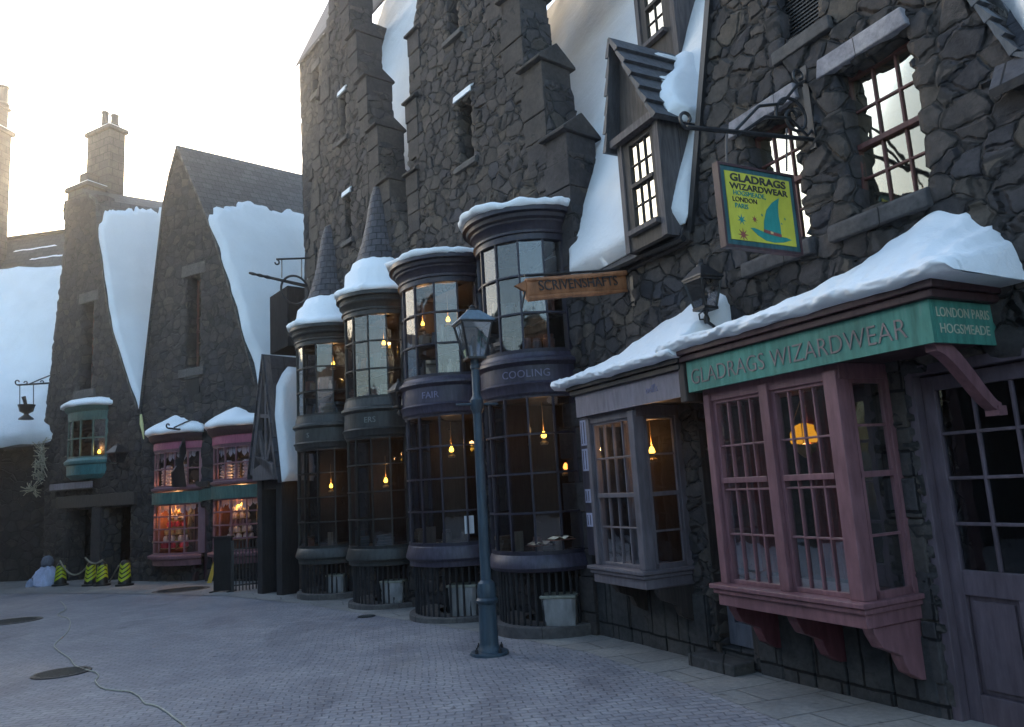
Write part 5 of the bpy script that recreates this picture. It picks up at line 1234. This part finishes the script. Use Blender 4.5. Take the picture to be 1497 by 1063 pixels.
MB().tube(t4(L),[.022+.012*(i%2)*(i<6)+.0012*i for i in range(17)],8).build('twisted_rod',m_iron,wa)
# dark hanging figure sign in front of the left pink bow shop
ud=3.20; q5=lambda x,y:pixU(FC,x,y,ud)
hs=fthing('hanging_sign','dark ornate hanging sign on curled bracket before the left pink bow window','sign',FC,ud,0,q5(275,628)[1])
C0=(0,q5(272,630)[1]); C1_=q5(246,626); m=MB(); t5=lambda L:[(ud,a,b) for a,b in L]
m.tube(t5([C0,C1_]),.025,5); m.tube(t5(spiral((C1_[0],C1_[1]+.07),.07,.02,-PI/2,PI)),.02,5); m.tube(t5([(0,C0[1]+.35),(C1_[0]*.4,C0[1]+.22),(C1_[0]*.8,C1_[1]+.02)]),.02,5); m.build('bracket',m_iron,hs)
wa_=q5(252,690)[0]; wb_=q5(272,690)[0]; z1_=q5(262,640)[1]; z0_=q5(262,712)[1]; H_=z1_-z0_; 
pts=[(wb_,z0_),(wa_,z0_),(wa_*1.02,z0_+H_*.3),(wa_*.85,z0_+H_*.42),(wa_*.9,z0_+H_*.55),(wa_*.7,z0_+H_*.6),(wa_*.72,z0_+H_*.8),(wa_*.55,z1_),(wb_+.05,z1_-.02),(wb_+.02,z0_+H_*.7),(wb_+.1,z0_+H_*.5)]
MB().prism(pts,ud-.02,ud+.02,axis=0).build('sign_plate',m_iron,hs)
# =====================================================================
# SMALL THINGS ON THE GROUND
# =====================================================================
def gthing(name,label,cat,x,y,rz=0,group=None):
    p=ground(x,y); return thing(name,label,cat,(p.x,p.y,p.z+.006),rz,group),p
def manhole(x,y,r,label):
    t,p=gthing('manhole_cover',label,'manhole cover',x,y)
    t.rotation_euler=(-math.atan(SLOPE),0,0)
    m=MB(); m.lathe([(0,.004),(r*.9,.004),(r*.9,.010),(r,.010),(r*1.02,0)],40); m.build('rim',m_iron,t)
    m=MB(); m.lathe([(0,.009),(r*.86,.009),(r*.87,.0)],36); 
    for i in range(-4,5):
        hw=math.sqrt(max(0,(r*.8)**2-(i*r*.18)**2)); m.box(-hw,hw,i*r*.18-.01,i*r*.18+.01,.009,.015)
    m.build('cover_plate',m_manh,t)
m_manh=paint('manhole_iron',(.035,.04,.04),.45,.4)
manhole(90,985,.29,'round iron manhole cover crossed by the pale cord on the cobbles'); manhole(18,909,.45,'round iron manhole cover at the left edge of the photo'); manhole(265,863,.6,'dark round drain cover near the pink bow shops'); manhole(536,902,.13,'tiny round cap in the paving by the second round bay')
cord=[(88,880),(100,892),(80,900),(104,906),(100,925),(78,945),(84,954),(104,965),(110,975),(122,981),(140,984),(146,990),(137,998),(146,1008),(170,1011),(190,1014),(205,1020),(211,1031),(228,1034),(245,1045),(262,1054),(268,1066),(285,1080)]
pts=[ground(*p) for p in cord]; sm=[]
for i in range(len(pts)-1):
    for k in range(4):
        t=k/4; a,b=pts[i],pts[i+1]; sm.append(a.lerp(b,t)+Vector((.012*math.sin(i*3+k*1.7),.02*math.sin(i*2.1+k*1.3),.014)))
for _ in range(2): sm=[sm[0]]+[(sm[i-1]+sm[i]*2+sm[i+1])/4 for i in range(1,len(sm)-1)]+[sm[-1]]
o=MB().tube([tuple(p) for p in sm],.007,6).build('cord',paint('pale_cord',(.42,.40,.32),.7,.2)); tag(o,'pale thin cord snaking over the cobbles across a manhole cover','cord')
# striped bollards
m_yel=paint('hazard_yellow',(.42,.50,.02),.4,.08); m_blkp=paint('bollard_black',(.012,.012,.012),.4,.2)
def bollard(x,y,h,label,chev=1):
    t,p=gthing('safety_bollard',label,'bollard',x,y,0,'striped safety bollards before the dark doorway')
    h=h*.86
    r1,r0_=.10*h/.62,.155*h/.62
    MB().lathe([(0,0),(r0_*1.35,0),(r0_*1.35,.05),(r0_,.06),(r1,h-.06),(r1*.8,h-.02),(r1*.5,h),(0,h)],20).build('body',m_blkp,t)
    s=MB(); n=24
    for b in range(4):
        zc0=.11+b*(h-.20)/4
        for i in range(n):
            a0=-PI+PI*2*i/n; a1=-PI+PI*2*(i+1)/n
            f=lambda a: (abs((a/(PI/2)+chev*.5)%2-1))*.13
            row=[]
            for a,zz in ((a0,zc0+f(a0)),(a1,zc0+f(a1)),(a1,zc0+f(a1)+.068),(a0,zc0+f(a0)+.068)):
                zz=min(zz,h-.07); rr=r0_+(r1-r0_)*(zz/h)+.006; row.append((rr*math.cos(a),rr*math.sin(a),zz))
            s.add(row,[(0,1,2,3)],True)
    s.build('reflective_stripes',m_yel,t,fix=False)
    return t,p
B=[bollard(88,857,.70,'leftmost black and yellow striped safety bollard beside the pale sack',1),bollard(132,857,.70,'black and yellow bollard on the left of the middle pair',0),bollard(149,857,.70,'black and yellow bollard on the right of the middle pair',.6),bollard(182,857,.74,'rightmost striped bollard with dark knob top and leaning rope',0)]
m_rope=paint('rope',(.22,.20,.15),.9,.2)
def rope(p,q_,sag,label,n=16):
    p=Vector(p);q_=Vector(q_); L=[p.lerp(q_,i/n)+Vector((0,0,-sag*4*(i/n)*(1-i/n))) for i in range(n+1)]
    tag(MB().tube([tuple(v) for v in L],.022,6).build('rope',m_rope),label,'rope')
T=[b[1]+Vector((0,0,.62)) for b in B]
rope(T[0]+Vector((0,-.05,.05)),T[1]+Vector((0,-.05,0)),.35,'grey rope sagging between the leftmost bollard and the middle pair')
rope(T[1]+Vector((-.1,-.1,.12)),T[2]+Vector((.05,-.1,.05)),.12,'short grey rope joining the two middle bollards')
rope(T[3]+Vector((-.1,-.12,-.1)),ground(160,852)+Vector((0,0,.03)),.0,'taut grey rope running down from the rightmost bollard to the paving')
# pale sack with grey top
t,p=gthing('cloth_sack','pale blue white tied cloth sack with grey top slumped by the leftmost bollard','sack',68,857)
m=MB(); m.lathe([(0,0),(.30,0),(.33,.06),(.30,.25),(.22,.42),(.13,.50),(.10,.52)],18,jit=lambda a,j,r,z:(.06*math.sin(a*3+z*9),.02*math.sin(a*5))); m.build('body',paint('sack_white',(.42,.46,.62),.8,.15),t)
MB().lathe([(.08,.50),(.14,.56),(.15,.66),(.10,.76),(.03,.80),(0,.80)],14,jit=lambda a,j,r,z:(.02*math.sin(a*4+z*7),0)).build('tied_top',paint('sack_grey',(.13,.14,.17),.8,.2),t)
MB().lathe([(0,0),(.12,0),(.10,.12),(.0,.22)],10,c=(-.42,-.05,0),jit=lambda a,j,r,z:(.03*math.sin(a*3),0)).build('loose_corner',paint('sack_white2',(.38,.42,.55),.8,.15),t)
# black A board and railing
t,p=gthing('notice_stand','tall flat black notice stand at the end of the iron railing','stand',326,866,R(-12))
zt=zat(p,326,787)-p.z; hw=.165*1.25
m=MB(); m.box(-hw,hw,-.04,.04,.03,zt); m.build('panel',m_blkp,t,bevel=.012)
for s in (-1,1): MB().box(s*hw-.02,s*hw+.02,-.16,.16,-.01,.03).build('foot',m_blkp,t)
MB().box(-hw-.015,hw+.015,-.055,.055,zt,zt+.04).build('cap',m_iron,t)
ra,rb=ground(340,866),ground(418,858); rl=thing('railing','low black iron railing with spear tips beside the notice stand','railing',(ra.x,ra.y,ra.z),math.atan2(rb.y-ra.y,rb.x-ra.x))
Lr=math.hypot(rb.x-ra.x,rb.y-ra.y); zt=zat(ra,345,790)-ra.z; m=MB(); n=16
for i in range(n+1): m.tube([(Lr*i/n,0,.02),(Lr*i/n,0,zt-.06),(Lr*i/n,0,zt)],[.014,.014,.004],5)
m.build('bars',m_iron,rl); m=MB(); m.box(0,Lr,-.015,.015,zt-.2,zt-.17); m.box(0,Lr,-.015,.015,.12,.15); m.build('rails',m_iron,rl)
for xx in (0,Lr*.5,Lr): MB().box(xx-.03,xx+.03,-.03,.03,-.05,zt).build('post',m_iron,rl)
t,p=gthing('yellow_board','narrow yellow board leaning behind the black notice stand','board',309,853,R(10)); m=MB(); m.add([(-.1,0,0),(0,0,0),(.12,.1,.62),(.05,.1,.62),(-.1,.02,0),(0,.02,0),(.12,.12,.62),(.05,.12,.62)],[(0,1,2,3),(7,6,5,4),(0,4,5,1),(1,5,6,2),(2,6,7,3),(3,7,4,0)]); m.build('panel',paint('amber_board',(.6,.36,.03),.5,.1),t); MB().box(-.02,.16,.05,.08,.28,.31).build('strut',m_iron,t)
# white lidded boxes tucked under the bays
def crate(k,px,y0,y1,hw,label,crumple,ang=.75):
    u,r,_=BY[k]; A={4:A4,3:A3,2:A2,1:A1}[k]; Z={4:Z4,3:Z3,2:Z2,1:Z1}[k]
    u_=u-r*math.cos(ang)*.92; 
    # position where the pixel ray crosses a plane w=.45*r*..
    w_=.28 if k>2 else .22; uu,zz=FB.pix(px,y0,w_); z0=Z['p']; p=FB.pt(uu,w_,0); t=thing('storage_box',label,'box',(p.x,p.y,z0),FB.rot()+R(38),'pale boxes tucked under the round bays')
    h=FB.pix(px,y1,w_)[1]-z0
    m=MB()
    vs=[];n=28;rows=8
    for j in range(rows+1):
        for i in range(n):
            a=2*PI*i/n; c,s=math.cos(a),math.sin(a); sq=1/max(abs(c),abs(s)); sq=min(sq,1.28); nn=mnoise.noise(Vector((c*2+k*3,s*2,j*.7)))
            f=1-.10*(1-j/rows)+crumple*nn; vs.append((hw*c*sq*f,hw*.75*s*sq*f,h*j/rows))
    fs=[(j*n+i,j*n+(i+1)%n,(j+1)*n+(i+1)%n,(j+1)*n+i) for j in range(rows) for i in range(n)]+[tuple(range(n-1,-1,-1)),tuple(rows*n+i for i in range(n))]
    m.add(vs,fs,True); m.build('body',m_wrap,t); MB().box(-hw*1.06,hw*1.06,-hw*.8,hw*.8,h,h+.035).build('lid',m_lid,t,bevel=.01)
m_wrap=paint('crumpled_wrap',(.22,.22,.22),.35,.25,.6,streak=3); m_lid=paint('box_lid',(.20,.20,.16),.5,.2)
crate(4,822,922,873,.20,'pale lidded box with crumpled wrap under the nearest round bay',.05); crate(3,681,898,857,.20,'pale lidded box under the third round bay behind the street lamp',.02); crate(2,577,883,851,.19,'crumpled silver wrapped box under the second round bay',.16); crate(1,494,868,842,.17,'small white tub under the farthest round bay',.03)
# notice panel between nearest round bay and grey bay
pu=[FA.pix(852,700,.36)[0],FA.pix(884,700,.36)[0]]; pz=[FA.pix(868,812,.36)[1],FA.pix(868,608,.36)[1]]
nb=fthing('notice_board','tall indigo wall panel with rows of pale printed notices beside the grey box bay','panel',FA,sum(pu)/2,0,pz[0])
MB().box(min(pu),max(pu),.0,.36,pz[0],pz[1]).build('board',m_ind,nb,bevel=.01)
for k,(y0,y1) in enumerate(((612,650),(655,688),(715,735),(750,770))):
    z1=FA.pix(866,y0,.36)[1]; z0=FA.pix(866,y1,.36)[1]; m=MB(); a,b=min(pu)+.04,max(pu)-.04; m.box(a,b,.362,.37,z0,z1); o=m.build('notice',paint('notice_blue',(.30,.31,.42),.6,.2) if k==0 else bpy.data.materials['notice_blue'],nb)
    l=MB(); 
    for i in range(7): x=a+(b-a)*(i+.5)/7; l.box(x-.006,x+.006,.371,.373,z0+.02,z1-.02)
    l.build('vertical_rules',m_ind,o)
# straw garland on the corner of the leftmost gable
g0=fthing('dried_garland','tangle of pale dried stalks on the lower left corner of the leftmost gable','garland',FC,10.0,.15,FC.pix(68,700)[1])
m=MB(); rr2=random.Random(4)
for i in range(46):
    z=FC.pix(68,640+rr2.random()*62,.1)[1]; u=9.98+rr2.uniform(-.16,.14); m.tube([(u,.05,z),(u+rr2.uniform(-.2,.2),.18+rr2.random()*.1,z+rr2.uniform(-.1,.25)),(u+rr2.uniform(-.35,.35),.12,z+rr2.uniform(-.25,.3))],.012,4)
m.build('stalks',paint('straw',(.36,.34,.26),.8,.2),g0); MB().lathe([(0,-.3),(.06,-.3),(.09,0),(.05,.4),(0,.4)],8,c=(9.98,.08,FC.pix(68,672)[1])).build('binding',m_rope,g0)
g1=fthing('dried_garland','small pale dried spray on the dark wall below the snowy long roof','garland',FD,FD.pix(52,718)[0],-.5,FD.pix(52,722)[1])
m=MB(); c_=FD.pix(52,716,-.5)
for i in range(22): a=rr2.uniform(0,2*PI); L_=rr2.uniform(.2,.42); m.tube([(c_[0],-.5,c_[1]),(c_[0]+L_*math.cos(a)*.6,-.35,c_[1]+L_*math.sin(a)*.3),(c_[0]+L_*math.cos(a)*1.2,-.42,c_[1]+L_*math.sin(a)*.7)],.012,4)
m.build('stalks',bpy.data.materials['straw'],g1)
tag(MB().tube([tuple(FC.pt(FC.pix(x,y,.12)[0],.12,FC.pix(x,y,.12)[1])) for x,y in ((206,606),(207,620),(209,632),(210,642))],[.03,.05,.03,.015],7).build('icicle',paint('yellow_ice',(.55,.52,.22),.3,.1)),'thin yellowish icicle hanging from the snow tip between the two far gables','icicle')
# name board over the dark doorway
nb2=fthing('name_board','long pale weathered name board above the dark doorway under the teal window','sign',FC,8.0,.1,FC.pix(110,716)[1]); a=FC.pix(74,713,.15);b=FC.pix(136,710,.15)
MB().box(b[0],a[0],.15,.19,a[1]-.09,a[1]+.09).build('board',m_greyl,nb2,bevel=.01); MB().box(b[0]-.03,a[0]+.03,.14,.20,a[1]-.12,a[1]-.091).build('moulding',m_wood,nb2)
# =====================================================================
# LAMPS AND GOODS INSIDE THE WINDOWS
# =====================================================================
def oil_lamp(F,x,y,w,s,label,glow,power=0,hang=True,kind='flame'):
    u,z=F.pix(x,y,w); p=F.pt(u,w,0); t=thing('oil_lamp',label,'lamp',(p.x,p.y,z),0)
    m=MB()
    if kind=='flame':
        m.lathe([(0,-.035*s),(.03*s,-.025*s),(.038*s,0),(.026*s,.035*s),(.012*s,.06*s),(0,.06*s)],12); m.build('flame_globe',glow,t)
        b=MB(); b.lathe([(0,-.12*s),(.05*s,-.12*s),(.06*s,-.09*s),(.02*s,-.06*s),(.03*s,-.035*s),(0,-.035*s)],12)
    else:
        m.lathe([(.03*s,.12*s),(.08*s,.10*s),(.115*s,.04*s),(.12*s,-.03*s),(.11*s,-.045*s)],20); m.build('glass_shade',glow,t)
        b=MB(); b.lathe([(0,-.17*s),(.03*s,-.16*s),(.075*s,-.11*s),(.08*s,-.08*s),(.11*s,-.055*s),(.02*s,-.05*s),(0,-.04*s)],18); b.lathe([(.02*s,.12*s),(.018*s,.22*s),(0,.22*s)],8)
        for a in (0,2.1,4.2): b.tube([(.12*s*math.cos(a),.12*s*math.sin(a),-.05*s),(.11*s*math.cos(a),.11*s*math.sin(a),.13*s),(0,0,.32*s)],.004*s,4)
    if hang: b.tube([(0,0,.06*s if kind=='flame' else .22*s),(0,0,.45*s)],.005*s,4)
    b.build('brass_body',m_brass,t)
    if power:
        l=bpy.data.lights.new('lamp_light','POINT'); l.energy=power; l.color=(1,.5,.18); l.shadow_soft_size=.04*s; lo=bpy.data.objects.new('lamp_light',l); COL.objects.link(lo); lo.parent=t; lo.location=(0,0,-.0) if kind!='flame' else (0,0,.09*s)
    return t
oil_lamp(FA,1177,640,.12,.95,'glowing amber shaded oil lamp hanging inside the pink box bay',m_lampw,1.2,kind='shade')
oil_lamp(FA,953,660,.12,.9,'yellow flame oil lamp inside the grey box bay',m_lamp,2.0)
oil_lamp(FB,795,637,.0,.95,'oil lamp burning in the lower window of the nearest round bay',m_lamp,.6)
oil_lamp(FB,827,683,-.1,.9,'dim orange lamp low in the nearest round bay',m_amber,0,hang=False)
oil_lamp(FB,660,658,.0,.95,'oil lamp burning in the lower window of the third round bay',m_lamp,.6)
oil_lamp(FB,564,703,.0,.95,'oil lamp in the lower window of the second round bay',m_lamp,.6)
oil_lamp(FB,484,711,.0,.95,'oil lamp in the lower window of the farthest round bay',m_lamp,.6)
oil_lamp(FB,487,532,.0,.95,'oil lamp in the upper window of the farthest round bay',m_lamp,.9)
oil_lamp(FB,561,502,.0,.95,'oil lamp in the upper window of the second round bay',m_lamp,.9)
oil_lamp(FB,655,468,.0,.9,'right hand lamp in the upper window of the third round bay',m_lamp,.6); oil_lamp(FB,618,474,.2,.8,'left hand lamp in the upper window of the third round bay',m_lamp,1)
oil_lamp(FC,258,745,.05,2.4,'bright amber lamp inside the left pink bow window',m_amber,24); oil_lamp(FC,352,740,.05,2.4,'bright amber lamp inside the right pink bow window',m_lamp,22)
oil_lamp(FC,145,661,.1,1.2,'tiny candle lamp in the teal bow window',m_lamp,1,hang=False)
oil_lamp(FA,905,666,-.6,.35,'small reflected looking lamp deep inside the grey box bay',m_amber,0) if False else None
# goods
GC={}
m_goods=[paint('goods_%d'%i,c,.4,.3) for i,c in enumerate(((.20,.15,.10),(.08,.06,.05),(.30,.26,.20),(.07,.09,.10),(.16,.07,.05)))]
def goods_mesh(kind,mi):
    k=(kind,mi)
    if k in GC: return GC[k]
    m=MB()
    if kind=='bottle': m.lathe([(0,0),(.028,0),(.03,.01),(.03,.08),(.012,.11),(.011,.14),(.015,.145),(0,.145)],10)
    elif kind=='jar': m.lathe([(0,0),(.042,0),(.045,.01),(.045,.09),(.035,.10),(.038,.105),(.038,.125),(0,.125)],12)
    elif kind=='book_stack':
        for i in range(4): a=.012*((i*7)%3-1); m.box(-.08+a,.08+a,-.055,.055,i*.032,i*.032+.029)
    elif kind=='tall_book': m.box(-.014,.014,-.06,.06,0,.17)
    me=m.build(kind,m_goods[mi]).data; bpy.data.objects.remove(bpy.data.objects[kind] if kind in bpy.data.objects and bpy.data.objects[kind].data==me else [o for o in bpy.data.objects if o.data==me][0]); GC[k]=me; return me
rg_=random.Random(11)
ORD=['first','second','third','fourth','fifth','sixth','seventh','eighth','ninth','tenth','eleventh']; ADJ=['brown','dark','cream','slate','rust']
def shelf_goods(F,A,z,n,kinds,where,sc=1,dr=-.12,shelf=True,a_lo=.5,a_hi=2.9):
    if shelf:
        p=F.pt(A.u,A.w0,0); s=thing('display_shelf','curved dark wooden shelf board '+where,'shelf',(p.x,p.y,z),F.rot())
        m=MB(); m.lathe([(A.R-.06-.20,-.02),(A.R-.06,-.02),(A.R-.06,0),(A.R-.06-.20,0),(A.R-.06-.20,-.02)],24,A.a0+.05,A.a1-.05); m.build('board',m_wood,s); m=MB(); m.tube([(A.R*.6*math.cos(a),A.R*.6*math.sin(a),-.02) for a in (A.a0+.1,A.a1-.1)],.012,5); m.build('support_rod',m_wood,s)
    for i in range(n):
        a=a_lo+(a_hi-a_lo)*(i+.5)/n+rg_.uniform(-.03,.03); kd=kinds[rg_.randrange(len(kinds))]; mi=rg_.randrange(5); me=goods_mesh(kd,mi)
        o=bpy.data.objects.new(kd,me); COL.objects.link(o); x,y,_=A.p(a,dr-.04); p=F.pt(x,y,0); o.location=(p.x,p.y,z+.001); o.rotation_euler=(0,0,rg_.uniform(0,6.28)); k=sc*rg_.uniform(.9,1.25); o.scale=(k,k,k)
        tag(o,ADJ[mi]+' '+{'bottle':'bottle','jar':'jar','book_stack':'book stack','tall_book':'upright book'}[kd]+' '+ORD[i]+' from left '+where,{'bottle':'bottle','jar':'jar','book_stack':'books','tall_book':'book'}[kd],{'bottle':'bottles','jar':'jars','book_stack':'book stacks','tall_book':'upright books'}[kd]+' '+where)
for A,Z,nm in ((A4,Z4,'the nearest round bay'),(A3,Z3,'the third round bay'),(A2,Z2,'the second round bay'),(A1,Z1,'the farthest round bay')):
    hu=(Z['u1']-Z['u0'])/3
    shelf_goods(FB,A,Z['u0']+.02,9,['bottle','jar','book_stack'],'on upper window floor of '+nm,1.35,shelf=False)
    shelf_goods(FB,A,Z['u0']+hu,11,['bottle','jar','tall_book'],'on upper shelf of '+nm,1.35)
    shelf_goods(FB,A,Z['l0']+.01,5 if A in (A4,A3) else 3,['book_stack','jar','tall_book'],'on lower window board of '+nm,1.3,shelf=False)
# open books, papers and a hung notice in the lower bays
def open_book(F,x,y,w,label,s=1):
    u,z=F.pix(x,y,w); p=F.pt(u,w,0); t=thing('open_book',label,'book',(p.x,p.y,z),R(30))
    m=MB(); 
    for sg in (-1,1): m.add([(0,-.09*s,0.01),(sg*.07*s,-.09*s,.045*s),(sg*.15*s,-.09*s,.02*s),(sg*.15*s,.09*s,.02*s),(sg*.07*s,.09*s,.045*s),(0,.09*s,.01)],[(0,1,4,5),(1,2,3,4)])
    m.build('pages',m_cream,t,fix=False); MB().box(-.16*s,.16*s,-.1*s,.1*s,0,.008).build('cover',m_goods[4],t)
open_book(FB,792,797,.42,'open pale book on the window board of the nearest round bay',1.0); open_book(FB,820,789,.35,'second open book with quill on the window board of the nearest round bay',.9); open_book(FB,644,797,.40,'open pale book on the window board of the third round bay',1.1)
u,z=FB.pix(686,767,.3); p=FB.pt(u,.3,0); t=thing('hanging_notice','white paper notice hung inside the third round bay behind the street lamp','notice',(p.x,p.y,z-.12),R(10)); MB().box(-.065,.065,-.004,.004,0,.24).build('paper',m_white,t); MB().tube([(-.05,0,.24),(0,0,.33),(.05,0,.24)],.003,4).build('string',m_iron,t)
# sweet towers and jar columns in the pink shops
def sweet_tower(F,x,y,w,h,r,mats,label,n=6):
    u,z=F.pix(x,y,w); p=F.pt(u,w,0); t=thing('sweet_tower',label,'display stand',(p.x,p.y,z),0)
    m=MB(); m.tube([(0,0,0),(0,0,h)],.03,8); m.build('stem',m_gold,t)
    for i in range(n):
        zz=h*(i+.2)/n; rr=r*(1-.75*i/n); b=MB(); b.lathe([(0,zz),(rr,zz),(rr*1.05,zz+.02),(0,zz+.02)],16); b.build('tier',m_gold,t); c=MB()
        k=max(4,int(9*(1-.6*i/n)))
        for j in range(k): a=2*PI*j/k; c.lathe([(0,zz+.02),(.06,zz+.02),(.075,zz+.08),(.05,zz+.14),(0,zz+.16)],7,c=(rr*.8*math.cos(a),rr*.8*math.sin(a),0))
        c.build('sweets',mats[i%len(mats)],t)
m_red=paint('sweet_red',(.6,.05,.08),.4,.2); m_sw=paint('sweet_white',(.7,.6,.55),.4,.2)
sweet_tower(FC,258,803,.0,1.05,.38,[m_red,m_sw,m_gold],'tiered tower of red and white sweets inside the left pink bow window'); sweet_tower(FC,352,790,.0,1.0,.32,[m_sw,m_sw,m_pinkf],'white tiered sweet display inside the right pink bow window')
def jar_column(F,A,a,z0,z1,where,i=0):
    x,y,_=A.p(a,-.22); p=F.pt(x,y,0); m=MB(); n=6; h=(z1-z0)/n
    for i in range(n): zz=i*h; m.lathe([(.0,zz),(.07,zz),(.085,zz+h*.2),(.085,zz+h*.6),(.05,zz+h*.8),(.06,zz+h*.97),(0,zz+h*.97)],9)
    o=m.build('sweet_jar_column',m_lace); o.location=(p.x,p.y,z0); tag(o,ORD[i]+' column from left of stacked pale sweet jars '+where,'jars','jar columns '+where)
for A,Z,nm in ((AP1,ZP1,'in the upper left pink bow window'),(AP2,ZP2,'in the upper right pink bow window')):
    for i in range(6): jar_column(FC,A,A.a0+(A.a1-A.a0)*(i+.5)/6,Z['us']+.05,Z['u1']-.35-.1*(i%2),nm,i)
# =====================================================================
# HAZE_GLARE
# =====================================================================
hz=NT('haze_glare_air'); pv=hz.n('ShaderNodeVolumePrincipled'); pv.inputs['Color'].default_value=(.95,.93,.9,1); pv.inputs['Density'].default_value=HAZE_GLARE; pv.inputs['Anisotropy'].default_value=.86
hz.l(pv.outputs[0],hz.out.inputs['Volume'])  # volume added to imitate the lens glare veiling things near the sun
if HAZE_GLARE: o=MB().box(-145,145,-145,145,-5,24).build('haze_glare',hz.m); tag(o,kind='stuff')
for o in bpy.data.objects:
    if 'ofs' in o: del o['ofs']
